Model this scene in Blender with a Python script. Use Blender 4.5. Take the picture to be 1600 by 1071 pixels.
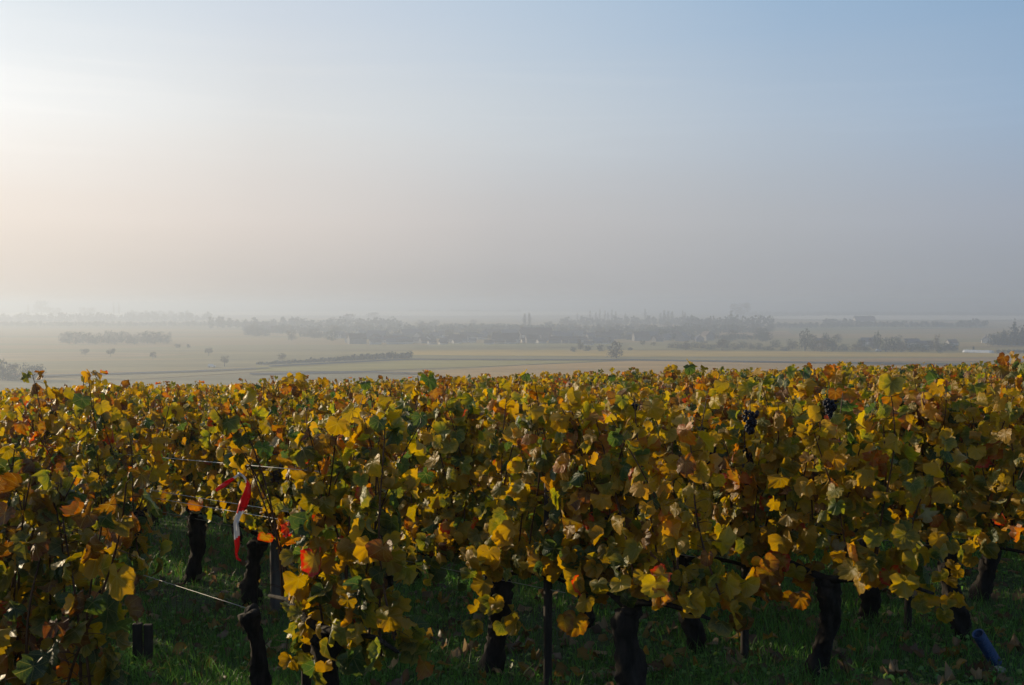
import bpy, math, random
import numpy as np
from mathutils import Vector, Matrix

R = math.radians
scene = bpy.context.scene
col = scene.collection
for o in list(bpy.data.objects):
    bpy.data.objects.remove(o)

# ------------------------------------------------------------------ camera
F = 1716.0                      # focal length in pixels of the 1600 wide photograph
EYE = 1.5
PITCH = math.atan(57.5 / F)
cam_data = bpy.data.cameras.new('camera')
cam_data.sensor_width = 36.0
cam_data.lens = 36.0 * F / 1600.0
cam_data.clip_start = 0.05
cam_data.clip_end = 40000.0
cam = bpy.data.objects.new('camera', cam_data)
col.objects.link(cam)
cam.location = (0, 0, EYE)
cam.rotation_euler = (math.pi / 2 - PITCH, 0, 0)
scene.camera = cam

# ------------------------------------------------------------------ world, sun, exposure
SUN_EL, SUN_AZ = R(11.5), R(-52.0)
SUN = Vector((math.sin(SUN_AZ) * math.cos(SUN_EL), math.cos(SUN_AZ) * math.cos(SUN_EL), math.sin(SUN_EL)))
SKY_STRENGTH = 0.10
world = bpy.data.worlds.new('World')
scene.world = world
world.use_nodes = True
nt = world.node_tree
L = nt.links.new
bg = nt.nodes['Background']
sky = nt.nodes.new('ShaderNodeTexSky')
sky.sky_type = 'NISHITA'
sky.sun_disc = False
sky.sun_elevation = SUN_EL
sky.sun_rotation = SUN_AZ
sky.dust_density = 1.2
sky.altitude = 250
tc = nt.nodes.new('ShaderNodeTexCoord')
sep = nt.nodes.new('ShaderNodeSeparateXYZ')
L(tc.outputs['Generated'], sep.inputs[0])


def ramp(tree, stops, inp, interp='EASE'):
    n = tree.nodes.new('ShaderNodeValToRGB')
    n.color_ramp.interpolation = interp
    e = n.color_ramp.elements
    while len(e) < len(stops):
        e.new(0.5)
    for el, (p, c) in zip(e, stops):
        el.position = p
        el.color = (c, c, c, 1) if not hasattr(c, '__len__') else (c[0], c[1], c[2], 1)
    tree.links.new(inp, n.inputs[0])
    return n.outputs[0]


def vmath(tree, op, a, b=None):
    n = tree.nodes.new('ShaderNodeVectorMath')
    n.operation = op
    for k, v in enumerate((a, b)):
        if v is None:
            continue
        if isinstance(v, bpy.types.NodeSocket):
            tree.links.new(v, n.inputs[k])
        else:
            n.inputs[k].default_value = v
    return n


def fmath(tree, op, a, b=None, clamp=False):
    n = tree.nodes.new('ShaderNodeMath')
    n.operation = op
    n.use_clamp = clamp
    for k, v in enumerate((a, b)):
        if v is None:
            continue
        if isinstance(v, bpy.types.NodeSocket):
            tree.links.new(v, n.inputs[k])
        else:
            n.inputs[k].default_value = v
    return n.outputs[0]


def mixc(tree, fac, a, b, mode='MIX'):
    n = tree.nodes.new('ShaderNodeMix')
    n.data_type = 'RGBA'
    n.blend_type = mode
    for sock, v in ((n.inputs[0], fac), (n.inputs[6], a), (n.inputs[7], b)):
        if isinstance(v, bpy.types.NodeSocket):
            tree.links.new(v, sock)
        elif hasattr(v, '__len__'):
            sock.default_value = (v[0], v[1], v[2], 1)
        else:
            sock.default_value = v
    return n.outputs[2]


# the misty autumn sky: a pale veil over the clear sky, thick near the horizon, brighter towards the sun
dot = vmath(nt, 'DOT_PRODUCT', tc.outputs['Generated'], tuple(SUN)).outputs['Value']
dot01 = fmath(nt, 'MULTIPLY_ADD', dot, 0.5)
dot01.node.inputs[2].default_value = 0.5
def toward(az, el=6.0):
    a, e = R(az), R(el)
    return .5 + .5 * (math.sin(a) * math.cos(e) * SUN.x + math.cos(a) * math.cos(e) * SUN.y + math.sin(e) * SUN.z)


def arc(cols):
    """sky colour round the compass at one height: behind, then five bearings from right to left, then at the sun"""
    back = tuple(q * .75 for q in cols[0])
    glow = tuple(q * 1.55 for q in cols[4])
    st = [(0.0, back)] + [(toward(az), c) for az, c in zip((25, 13, 0, -13, -25), cols)] + [(1.0, glow)]
    return ramp(nt, st, dot01, 'LINEAR')


low = arc([(.328, .352, .386), (.39, .40, .418), (.46, .45, .445), (.61, .56, .515), (.78, .69, .605)])
lowmid = arc([(.366, .402, .468), (.445, .462, .49), (.555, .538, .535), (.74, .67, .62), (.90, .80, .71)])
mid = arc([(.328, .445, .597), (.445, .527, .624), (.597, .645, .687), (.753, .76, .753), (.97, .965, .94)])
high = arc([(.254, .402, .597), (.328, .474, .658), (.485, .597, .73), (.63, .70, .79), (.74, .81, .87)])
# faint cirrus streaks
mp = nt.nodes.new('ShaderNodeMapping')
mp.inputs['Scale'].default_value = (1.4, 1.4, 15.0)
mp.inputs['Rotation'].default_value = (0.0, R(4), 0.0)
L(tc.outputs['Generated'], mp.inputs[0])
nz = nt.nodes.new('ShaderNodeTexNoise')
nz.inputs['Scale'].default_value = 2.2
nz.inputs['Detail'].default_value = 5
nz.inputs['Roughness'].default_value = .55
L(mp.outputs[0], nz.inputs['Vector'])
streak = fmath(nt, 'MULTIPLY_ADD', nz.outputs[0], 0.022)
streak.node.inputs[2].default_value = -0.011
zz = fmath(nt, 'ADD', sep.outputs[2], streak)
f1 = ramp(nt, [(0.016, 0.0), (0.075, 1.0)], zz, 'LINEAR')
f2 = ramp(nt, [(0.06, 0.0), (0.18, 1.0)], zz, 'EASE')
f3 = ramp(nt, [(0.14, 0.0), (0.285, 1.0)], zz, 'EASE')
veil = mixc(nt, f3, mixc(nt, f2, mixc(nt, f1, low, lowmid), mid), high)
mp2 = nt.nodes.new('ShaderNodeMapping')
mp2.inputs['Scale'].default_value = (1.6, 1.6, 34.0)
mp2.inputs['Rotation'].default_value = (0.0, R(3), 0.0)
L(tc.outputs['Generated'], mp2.inputs[0])
nz2 = nt.nodes.new('ShaderNodeTexNoise')
nz2.inputs['Scale'].default_value = 1.9
nz2.inputs['Detail'].default_value = 6
nz2.inputs['Distortion'].default_value = .6
L(mp2.outputs[0], nz2.inputs['Vector'])
cirrus = fmath(nt, 'MULTIPLY', ramp(nt, [(0.50, 0.0), (0.68, 1.0)], nz2.outputs[0]), ramp(nt, [(0.10, 0.0), (0.15, 1.0), (0.19, 1.0), (0.25, 0.0)], sep.outputs[2]))
cirrus = fmath(nt, 'MULTIPLY', cirrus, 0.12)
veil = mixc(nt, cirrus, veil, mixc(nt, 1.0, mid, (1.14, 1.12, 1.10), 'MULTIPLY'))
veil10 = vmath(nt, 'SCALE', veil)
veil10.inputs['Scale'].default_value = 1.0 / SKY_STRENGTH
vfac = ramp(nt, [(0.0, 1.0), (0.16, 0.985), (0.35, 0.90), (0.7, 0.5), (1.0, 0.35)], sep.outputs[2], 'EASE')
L(mixc(nt, vfac, sky.outputs[0], veil10.outputs[0]), bg.inputs[0])
bg.inputs[1].default_value = SKY_STRENGTH

sun_data = bpy.data.lights.new('sun', 'SUN')
sun_data.energy = 4.2
sun_data.angle = R(0.7)
sun_data.color = (1.0, 0.80, 0.52)
sun = bpy.data.objects.new('sun', sun_data)
col.objects.link(sun)
sun.rotation_euler = SUN.to_track_quat('Z', 'Y').to_euler()
sun.location = SUN * 100

vs = scene.view_settings
vs.view_transform = 'Standard'
vs.look = 'None'
vs.exposure = 0.0
vs.gamma = 1.0
cy = scene.cycles
cy.max_bounces = 8
cy.diffuse_bounces = 3
cy.glossy_bounces = 2
cy.transmission_bounces = 3
cy.transparent_max_bounces = 4
cy.volume_bounces = 1
cy.use_denoising = True
cy.sample_clamp_indirect = 4.0
cy.caustics_reflective = False
cy.caustics_refractive = False

# ------------------------------------------------------------------ geometry helpers
PLAIN = -35.0
cp, sp = math.cos(PITCH), math.sin(PITCH)


def ray(u, v):
    a, b = (u - 800.0) / F, (535.5 - v) / F
    return Vector((a, cp + b * sp, -sp + b * cp))


def on_plain(u, v, z=PLAIN):
    d = ray(u, v)
    t = (z - EYE) / d.z
    return Vector((0, 0, EYE)) + d * t


def at_depth(u, v, y):
    d = ray(u, v)
    return Vector((0, 0, EYE)) + d * (y / d.y)


def hill(x, y):
    """height of the vineyard slope and of the plain at its foot"""
    r = np.hypot(x, y)
    h = 0.028 * x - 0.064 * y - 0.0007 * np.maximum(0, r - 46) ** 2
    k = 2.5
    return PLAIN + np.logaddexp(0, (h - PLAIN) / k) * k


def bump(x, y):
    return 0.018 * np.sin(2.3 * x + 1.1 * y) * np.sin(1.7 * y - .6 * x + 1.0) + 0.012 * np.sin(5.1 * x - 2.2 * y) * np.sin(4.3 * y + 1.3 * x)


def gz(x, y):
    return float(hill(np.float64(x), np.float64(y)) + bump(x, y))


def obj(name, mesh, parent=None, loc=None):
    o = bpy.data.objects.new(name, mesh)
    col.objects.link(o)
    if parent is not None:
        o.parent = parent
    if loc is not None:
        o.location = loc
    return o


def tag(o, label=None, cat=None, group=None, kind=None):
    if label:
        o['label'] = label
    if cat:
        o['category'] = cat
    if group:
        o['group'] = group
    if kind:
        o['kind'] = kind
    return o


def np_mesh(name, verts, tris, mats, attrs=None, uv=None, smooth=True, mat_idx=None):
    """verts (n,3), tris (m,3); attrs: {name: (n,4)} point colours; uv (n,2) point vector 'leaf'"""
    me = bpy.data.meshes.new(name)
    n, m = len(verts), len(tris)
    me.vertices.add(n)
    me.vertices.foreach_set('co', np.asarray(verts, np.float32).ravel())
    me.loops.add(m * 3)
    me.loops.foreach_set('vertex_index', np.asarray(tris, np.int32).ravel())
    me.polygons.add(m)
    me.polygons.foreach_set('loop_start', np.arange(0, m * 3, 3, dtype=np.int32))
    me.polygons.foreach_set('loop_total', np.full(m, 3, np.int32))
    me.polygons.foreach_set('use_smooth', np.full(m, smooth, bool))
    for a in mats:
        me.materials.append(a)
    if mat_idx is not None:
        me.polygons.foreach_set('material_index', np.asarray(mat_idx, np.int32))
    for k, c in (attrs or {}).items():
        at = me.attributes.new(k, 'FLOAT_COLOR', 'POINT')
        at.data.foreach_set('color', np.asarray(c, np.float32).ravel())
    if uv is not None:
        at = me.attributes.new('leaf', 'FLOAT_VECTOR', 'POINT')
        at.data.foreach_set('vector', np.asarray(uv, np.float32).ravel())
    me.update()
    me.validate()
    return me


class MB:
    """collects quads and tris of tubes, boxes and lathes for one mesh"""

    def __init__(self):
        self.v, self.f, self.mi = [], [], []

    def add(self, vs, fs, mi=0):
        b = len(self.v)
        self.v += [tuple(p) for p in vs]
        self.f += [tuple(i + b for i in f) for f in fs]
        self.mi += [mi] * len(fs)

    def tube(self, pts, radii, n=8, rough=0.0, seed=0, mi=0, cap=True, squash=1.0):
        rng = random.Random(seed)
        pts = [Vector(p) for p in pts]
        vs, fs = [], []
        ref = Vector((0.31, 0.95, 0.12)).normalized()
        for i, p in enumerate(pts):
            t = (pts[min(i + 1, len(pts) - 1)] - pts[max(i - 1, 0)])
            t = t.normalized() if t.length > 1e-9 else Vector((0, 0, 1))
            a = t.cross(ref)
            if a.length < 1e-3:
                a = t.cross(Vector((1, 0, 0)))
            a.normalize()
            b = t.cross(a)
            for k in range(n):
                an = 2 * math.pi * k / n
                r = radii[i] * (1 + rough * (rng.random() - .5) * 2 + rough * .8 * math.sin(3 * an + i * .7))
                vs.append(p + a * math.cos(an) * r + b * math.sin(an) * r * squash)
        for i in range(len(pts) - 1):
            for k in range(n):
                k2 = (k + 1) % n
                fs.append((i * n + k, i * n + k2, (i + 1) * n + k2, (i + 1) * n + k))
        if cap:
            fs.append(tuple(range(n - 1, -1, -1)))
            fs.append(tuple((len(pts) - 1) * n + k for k in range(n)))
        self.add(vs, fs, mi)

    def box(self, lo, hi, mi=0):
        x0, y0, z0 = lo
        x1, y1, z1 = hi
        self.add([(x0, y0, z0), (x1, y0, z0), (x1, y1, z0), (x0, y1, z0), (x0, y0, z1), (x1, y0, z1), (x1, y1, z1), (x0, y1, z1)],
                 [(3, 2, 1, 0), (4, 5, 6, 7), (0, 1, 5, 4), (1, 2, 6, 5), (2, 3, 7, 6), (3, 0, 4, 7)], mi)

    def mesh(self, name, mats, smooth=True):
        me = bpy.data.meshes.new(name)
        me.from_pydata(self.v, [], self.f)
        for m in mats:
            me.materials.append(m)
        me.polygons.foreach_set('material_index', self.mi)
        me.polygons.foreach_set('use_smooth', [smooth] * len(self.f))
        me.update()
        return me


# ------------------------------------------------------------------ materials
def mat(name):
    m = bpy.data.materials.new(name)
    m.use_nodes = True
    t = m.node_tree
    return m, t, t.nodes['Principled BSDF'], t.nodes['Material Output']


def attr(t, name):
    n = t.nodes.new('ShaderNodeAttribute')
    n.attribute_name = name
    return n


def noise(t, scale, detail=3, vec=None, rough=.55, dist=0.0):
    n = t.nodes.new('ShaderNodeTexNoise')
    n.inputs['Scale'].default_value = scale
    n.inputs['Detail'].default_value = detail
    n.inputs['Roughness'].default_value = rough
    n.inputs['Distortion'].default_value = dist
    if vec is not None:
        t.links.new(vec, n.inputs['Vector'])
    return n.outputs[0]


def objvec(t, kind='Object', scale=None):
    n = t.nodes.new('ShaderNodeTexCoord')
    if scale is None:
        return n.outputs[kind]
    m = t.nodes.new('ShaderNodeMapping')
    m.inputs['Scale'].default_value = scale
    t.links.new(n.outputs[kind], m.inputs[0])
    return m.outputs[0]


def add_bump(t, b, h, strength, dist):
    n = t.nodes.new('ShaderNodeBump')
    n.inputs['Strength'].default_value = strength
    n.inputs['Distance'].default_value = dist
    t.links.new(h, n.inputs['Height'])
    t.links.new(n.outputs[0], b.inputs['Normal'])


def leaf_material(name, veins=True, trans=0.47):
    m, t, b, out = mat(name)
    c1 = attr(t, 'c1').outputs['Color']
    c2 = attr(t, 'c2').outputs['Color']
    lv = attr(t, 'leaf').outputs['Vector']
    s = t.nodes.new('ShaderNodeSeparateXYZ')
    t.links.new(lv, s.inputs[0])
    rad = s.outputs[2]
    pos = objvec(t)
    n1 = noise(t, 55, 3, pos)
    rr = fmath(t, 'ADD', rad, fmath(t, 'MULTIPLY', fmath(t, 'SUBTRACT', n1, .5), 1.1))
    edge = ramp(t, [(0.45, 0.0), (0.95, 1.0)], rr)
    c = mixc(t, edge, c1, c2)
    # brown specks
    n2 = noise(t, 120, 2, pos)
    c = mixc(t, ramp(t, [(0.66, 0.0), (0.74, .6)], n2), c, (.10, .045, .012))
    if veins:
        # five main veins radiating from the stalk, paler than the blade
        ang = fmath(t, 'ARCTAN2', s.outputs[0], s.outputs[1])
        k = fmath(t, 'ABSOLUTE', fmath(t, 'SINE', fmath(t, 'MULTIPLY', ang, 3.43)))
        w = fmath(t, 'MULTIPLY', k, rad)
        side = fmath(t, 'ABSOLUTE', fmath(t, 'SINE', fmath(t, 'ADD', fmath(t, 'MULTIPLY', rad, 17.0), fmath(t, 'MULTIPLY', k, -5.0))))
        vv = fmath(t, 'MAXIMUM', ramp(t, [(0.0, .75), (0.10, 0.0)], w), ramp(t, [(0.0, .4), (0.22, 0.0)], side))
        vein = mixc(t, 0.5, c, (.42, .36, .12))
        c = mixc(t, vv, c, vein)
        add_bump(t, b, fmath(t, 'ADD', vv, fmath(t, 'MULTIPLY', n1, 1.5)), .5, .004)
    geo = t.nodes.new('ShaderNodeNewGeometry')
    pale = mixc(t, .20, c, (.30, .29, .17))
    cb = mixc(t, geo.outputs['Backfacing'], c, pale)
    t.links.new(cb, b.inputs['Base Color'])
    b.inputs['Roughness'].default_value = .46
    b.inputs['Specular IOR Level'].default_value = .42
    tr = t.nodes.new('ShaderNodeBsdfTranslucent')
    hsv = t.nodes.new('ShaderNodeHueSaturation')
    hsv.inputs['Saturation'].default_value = 1.12
    hsv.inputs['Value'].default_value = 1.7
    t.links.new(c, hsv.inputs['Color'])
    t.links.new(hsv.outputs[0], tr.inputs['Color'])
    mx = t.nodes.new('ShaderNodeMixShader')
    mx.inputs[0].default_value = trans
    t.links.new(b.outputs[0], mx.inputs[1])
    t.links.new(tr.outputs[0], mx.inputs[2])
    t.links.new(mx.outputs[0], out.inputs['Surface'])
    return m


def plain_material(name, c_lo, c_hi, scale, rough=.85, bump_s=0.0, bump_d=.01, stretch=(1, 1, 1), spec=.3, detail=4):
    m, t, b, out = mat(name)
    v = objvec(t, 'Object', stretch)
    n = noise(t, scale, detail, v)
    t.links.new(ramp(t, [(0.3, c_lo), (0.7, c_hi)], n), b.inputs['Base Color'])
    b.inputs['Roughness'].default_value = rough
    b.inputs['Specular IOR Level'].default_value = spec
    if bump_s:
        add_bump(t, b, n, bump_s, bump_d)
    return m


M_LEAF = leaf_material('vine_leaf')
M_LEAF_FAR = leaf_material('vine_leaf_far', veins=False)
M_BARK = plain_material('vine_bark', (.008, .006, .005), (.034, .027, .023), 30, .9, 1.0, .02, (1, 1, .22))
M_CANE = plain_material('vine_cane', (.055, .025, .014), (.13, .06, .03), 30, .6)
M_POST = plain_material('weathered_wood', (.07, .062, .06), (.17, .155, .15), 18, .85, .5, .006, (1, 1, .12))
M_STAKE = plain_material('dark_stake', (.02, .017, .015), (.055, .045, .04), 25, .7, .4, .004, (1, 1, .2))
M_WIRE = plain_material('galvanised_wire', (.30, .29, .27), (.48, .46, .42), 20, .45, spec=.6)
M_GRAPE = plain_material('grape_skin', (.005, .005, .010), (.018, .016, .028), 60, .6)
M_STONE = plain_material('limestone', (.22, .20, .17), (.42, .39, .34), 20, .9, .6, .01)

# ------------------------------------------------------------------ ground
def build_ground():
    rr = np.concatenate([np.linspace(0.3, 16, 110), np.geomspace(16.6, 9000, 90)])
    na = 220
    # denser towards the view direction
    a = np.concatenate([np.linspace(-42, 42, 150), np.linspace(42, 318, na - 150 + 2)[1:-1]])
    a = np.radians(a)
    na = len(a)
    A, RR = np.meshgrid(a, rr)
    X, Y = RR * np.sin(A), RR * np.cos(A)
    Z = hill(X, Y) + bump(X, Y) * np.exp(-RR / 30) + np.where(RR > 120, 0.0, 0.0)
    v = np.stack([X.ravel(), Y.ravel(), Z.ravel()], 1)
    v = np.vstack([v, [[0, 0, hill(0., 0.)]]])
    tris, mi = [], []
    nr = len(rr)
    for i in range(nr - 1):
        k = np.arange(na)
        k2 = (k + 1) % na
        q0, q1, q2, q3 = i * na + k, i * na + k2, (i + 1) * na + k2, (i + 1) * na + k
        tris.append(np.stack([q0, q2, q1], 1))
        tris.append(np.stack([q0, q3, q2], 1))
        mi += [0 if rr[i] < 60 else 1] * (2 * na)
    c = len(v) - 1
    k = np.arange(na)
    tris.append(np.stack([np.full(na, c), k, (k + 1) % na], 1))
    mi += [0] * na
    m, t, b, out = mat('vineyard_soil')
    p = objvec(t)
    n1 = noise(t, 1.6, 5, p)
    n2 = noise(t, 22, 4, p)
    soil = ramp(t, [(0.3, (.016, .013, .008)), (0.7, (.045, .034, .022))], n2)
    moss = ramp(t, [(0.3, (.018, .042, .010)), (0.7, (.036, .075, .018))], n2)
    t.links.new(mixc(t, ramp(t, [(0.30, 0.0), (0.46, 1.0)], n1), soil, moss), b.inputs['Base Color'])
    b.inputs['Roughness'].default_value = .95
    add_bump(t, b, n2, .9, .03)
    f, t, b, out = mat('plain_fields')
    p = objvec(t, 'Object', (.0022, .009, 1))
    vor = t.nodes.new('ShaderNodeTexVoronoi')
    vor.inputs['Scale'].default_value = 1.0
    t.links.new(p, vor.inputs['Vector'])
    s = t.nodes.new('ShaderNodeSeparateColor')
    t.links.new(vor.outputs['Color'], s.inputs[0])
    n3 = noise(t, .02, 4, objvec(t))
    base = ramp(t, [(0.0, (.36, .25, .06)), (.25, (.44, .28, .07)), (.5, (.30, .23, .06)), (.75, (.40, .25, .07)), (1.0, (.27, .21, .06))], s.outputs[0], 'CONSTANT')
    t.links.new(mixc(t, fmath(t, 'MULTIPLY', n3, .5), base, (.24, .19, .08)), b.inputs['Base Color'])
    b.inputs['Roughness'].default_value = 1.0
    b.inputs['Specular IOR Level'].default_value = .1
    me = np_mesh('ground', v, np.vstack(tris), [m, f], mat_idx=mi)
    tag(obj('ground', me), kind='structure')


build_ground()

# ------------------------------------------------------------------ vine leaf template
def leaf_template(lod):
    if lod == 0:
        half = [(0, 1.0), (9, .92), (16, .94), (26, .83), (33, .86), (44, .93), (52, .90), (60, .90), (72, .77), (80, .78), (95, .82), (104, .77), (112, .78),
                (130, .68), (148, .58), (163, .38), (174, .16)]
    elif lod == 1:
        half = [(0, 1.0), (26, .84), (52, .92), (76, .77), (104, .78), (145, .58), (172, .16)]
    else:
        half = [(0, 1.0), (50, .9), (110, .76), (165, .35)]
    ang = [a for a, _ in half] + [360 - a for a, _ in reversed(half[1:])]
    rad = [r for _, r in half] + [r for _, r in reversed(half[1:])]
    ang, rad = np.radians(ang), np.array(rad)
    n = len(ang)
    outer = np.stack([rad * np.sin(ang), rad * np.cos(ang)], 1)
    if lod == 0:
        inner = outer * .52
        pts = np.vstack([[[0, 0]], inner, outer])
        rr = np.concatenate([[0], np.full(n, .52), np.ones(n)])
        tr = []
        for k in range(n):
            k2 = (k + 1) % n
            tr += [(0, 1 + k2, 1 + k), (1 + k, 1 + k2, 1 + n + k2), (1 + k, 1 + n + k2, 1 + n + k)]
    else:
        pts = np.vstack([[[0, 0]], outer])
        rr = np.concatenate([[0], np.ones(n)])
        tr = [(0, 1 + (k + 1) % n, 1 + k) for k in range(n)]
    return pts, rr, np.array(tr)


TEMPLATES = [leaf_template(k) for k in range(3)]

# leaf colours: blade, margin, weight
PAL = [
    ((.46, .275, .018), (.47, .28, .022), 0.23),     # golden yellow
    ((.35, .225, .018), (.43, .25, .02), 0.17),     # mustard
    ((.20, .185, .022), (.38, .27, .03), 0.19),    # olive with a yellow margin
    ((.115, .135, .02), (.26, .22, .03), 0.15),    # green turning
    ((.045, .085, .022), (.075, .11, .022), 0.12),  # dark green
    ((.44, .19, .022), (.40, .12, .018), 0.03),    # orange
    ((.25, .115, .022), (.16, .065, .018), 0.04),  # rust brown
    ((.40, .22, .025), (.50, .045, .015), 0.015),   # yellow with a red margin
    ((.33, .31, .18), (.30, .24, .12), 0.012),      # faded
]


def leaf_cloud(rng, pos, tip, nrm, size, c1, c2, lod, curl=1.0):
    """all leaves at once; returns verts, tris, leaf coords, colours"""
    pts, rr, tr = TEMPLATES[lod]
    n, k = len(pos), len(pts)
    x0, y0 = pts[:, 0][None, :], pts[:, 1][None, :]
    cup = rng.normal(.10, .22, (n, 1)) * curl
    fold = rng.normal(.16, .22, (n, 1)) * curl
    ky = rng.normal(.5, 1.0, (n, 1)) * curl
    kx = np.where(rng.random((n, 1)) < .25, rng.normal(0, 2.2, (n, 1)), rng.normal(.2, .8, (n, 1))) * curl
    wav = rng.normal(0, .12, (n, 1)) * curl
    puck = rng.normal(0, .035, (n, k)) * curl
    ph = rng.random((n, 1)) * 6.28
    jit = 1 + (rng.random((n, k)) - .5) * .14 * (rr > .9)
    x, y = x0 * jit * rng.uniform(.88, 1.1, (n, 1)), y0 * jit
    th = np.arctan2(x0, y0)
    z = puck - cup * (x * x + y * y) + fold * np.abs(x) * .8 + wav * np.sin(4 * th + ph) * rr[None, :] ** 2 + wav * .8 * np.sin(9 * th + 2 * ph) * rr[None, :] ** 3
    kx = np.where(np.abs(kx) < 1e-3, 1e-3, kx)
    x2 = np.sin(kx * x) / kx
    z = z + (1 - np.cos(kx * x)) / kx * np.sign(.3 - rng.random((n, 1)))
    ky = np.where(np.abs(ky) < 1e-3, 1e-3, ky)
    y2 = np.sin(ky * y) / ky
    z = z - (1 - np.cos(ky * y)) / ky
    T = tip / np.linalg.norm(tip, axis=1, keepdims=True)
    N = nrm - (nrm * T).sum(1, keepdims=True) * T
    N /= np.linalg.norm(N, axis=1, keepdims=True) + 1e-9
    X = np.cross(T, N)
    s = size[:, None]
    P = pos[:, None, :] + (s * x2)[..., None] * X[:, None, :] + (s * y2)[..., None] * T[:, None, :] + (s * z)[..., None] * N[:, None, :]
    verts = P.reshape(-1, 3)
    tris = (tr[None] + (np.arange(n) * k)[:, None, None]).reshape(-1, 3)
    uv = np.stack([np.broadcast_to(x0, (n, k)), np.broadcast_to(y0, (n, k)), np.broadcast_to(rr[None], (n, k))], -1).reshape(-1, 3)
    one = np.ones((n, 1))
    C1 = np.repeat(np.hstack([c1, one]), k, 0)
    C2 = np.repeat(np.hstack([c2, one]), k, 0)
    return verts, tris, uv, C1, C2


def pick_colours(rng, n, z, green=1.0, warm=1.0, shaded=0.0, grp=None):
    w = np.array([p[2] for p in PAL])
    hi = np.clip((z - .75) / .5, 0, 1)
    W = np.tile(w, (n, 1))
    W[:, 2:5] *= green
    W[:, 2:5] *= (1.25 - .75 * hi)[:, None]
    W[:, 5:8] *= warm
    W[:, 5:7] *= (.75 + .9 * hi)[:, None]
    W[:, 6] *= 1 + 3 * shaded  # less gold, more rust and olive where a vine should look shaded
    W[:, 0] *= 1 - .8 * shaded
    W[:, 2] *= 1 + 1.5 * shaded
    if grp is not None:          # leaves of one shoot turn together
        W *= np.exp(np.minimum(rng.normal(0, .75, (grp.max() + 1, len(PAL))), [9, 9, 9, 9, 9, 9, 9, .5, 0]))[grp]
    cum = np.cumsum(W / W.sum(1, keepdims=True), 1)
    idx = (rng.random((n, 1)) > cum).sum(1).clip(0, len(PAL) - 1)
    a = np.array([p[0] for p in PAL])[idx]
    b = np.array([p[1] for p in PAL])[idx]
    j = rng.uniform(.72, 1.18, (n, 1)) * np.exp(rng.normal(0, .06, (n, 3)))
    j *= 1 - .3 * shaded  # shade put into the leaf colour itself
    return a * j, b * j


def make_vine(seed, lod=0, density=1.0, green=1.0, warm=1.0, shaded=0.0, top=1.17, droop=.35, half=.56, extra=None, keep=None, lift=0.0):
    """one vine in its own frame: x along the row, y across, z up. Returns meshes (foliage, shoots)"""
    rng = np.random.default_rng(seed)
    P, T, N, S, G = [], [], [], [], []
    canes = MB()
    ns = int(12 * (1 if lod < 2 else .8))
    for i in range(ns):
        x = -half + (i + rng.random()) / ns * 2 * half
        p = np.array([x, rng.normal(0, .03), rng.uniform(.46, .56) + lift])
        ht = top + rng.normal(0, .05) + (.07 if rng.random() < .10 else 0)
        dx, dy = rng.normal(0, .16), rng.normal(0, .10)
        steps = 9
        path = []
        for s in range(steps):
            f = s / (steps - 1)
            path.append([p[0] + dx * f + .02 * math.sin(5 * f + i), p[1] + dy * f * f + .025 * math.sin(4 * f + 2 * i), p[2] + (ht - p[2]) * f])
        path = np.array(path)
        if lod < 2:
            canes.tube(path, np.linspace(.0052, .0022, steps), n=5, cap=False)
        nl = int((ht - .5) / .025 * density)
        side = 1 if rng.random() < .5 else -1
        for q in range(nl):
            f = (q + rng.random()) / nl
            b = np.array([np.interp(f, np.linspace(0, 1, steps), path[:, c]) for c in range(3)])
            side = -side if rng.random() < .8 else side
            pd = np.array([rng.normal(0, .6), side * rng.uniform(.35, 1.0), rng.normal(.1, .35)])
            pd /= np.linalg.norm(pd)
            ln = rng.uniform(.03, .15) * (1.0 if f < .85 else .6)
            P.append(b + pd * ln)
            T.append(pd * .55 + np.array([rng.normal(0, .45), 0, -.95 + rng.normal(0, .35)]))
            N.append(np.array([rng.normal(0, .55), side * rng.uniform(.1, 1.0), .55 + rng.normal(0, .4)]))
            S.append(rng.uniform(.037, .075) * (1.0 if f < .7 else .9))
            G.append(i)
            if lod < 2 and rng.random() < .4:
                canes.tube([b, b + pd * ln * .5 + [0, 0, .006], b + pd * ln], [.0016, .0013, .0012], n=3, cap=False)
    nb = int(58 * density)       # leaves hanging below the wires
    for q in range(nb):
        side = 1 if rng.random() < .5 else -1
        x = rng.uniform(-half - .05, half + .05)
        lowz = .60 + lift - droop * (.35 + .65 * abs(math.sin(2.1 * x * 3 + seed))) * rng.random()
        P.append(np.array([x, side * rng.uniform(.02, .2), lowz]))
        T.append(np.array([rng.normal(0, .4), side * .2, -1.0]))
        N.append(np.array([rng.normal(0, .6), side * rng.uniform(.3, 1), .35]))
        S.append(rng.uniform(.042, .078))
        G.append(ns)
    P, T, N, S = np.array(P), np.array(T), np.array(N), np.array(S)
    c1, c2 = pick_colours(rng, len(P), P[:, 2], green, warm, shaded, np.array(G))
    if lod == 2:
        S = S * 1.25
    if keep is not None:
        ok = np.array([keep(p) for p in P])
        P, T, N, S, c1, c2 = P[ok], T[ok], N[ok], S[ok], c1[ok], c2[ok]
    if extra:
        for (p, t_, n_, s_, a, b) in extra:
            P = np.vstack([P, p]); T = np.vstack([T, t_]); N = np.vstack([N, n_]); S = np.append(S, s_)
            c1 = np.vstack([c1, a]); c2 = np.vstack([c2, b])
    v, tr, uv, C1, C2 = leaf_cloud(rng, P, T, N, S, c1, c2, lod, 1.0 if lod < 2 else .7)
    return v, tr, uv, C1, C2, canes


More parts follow.
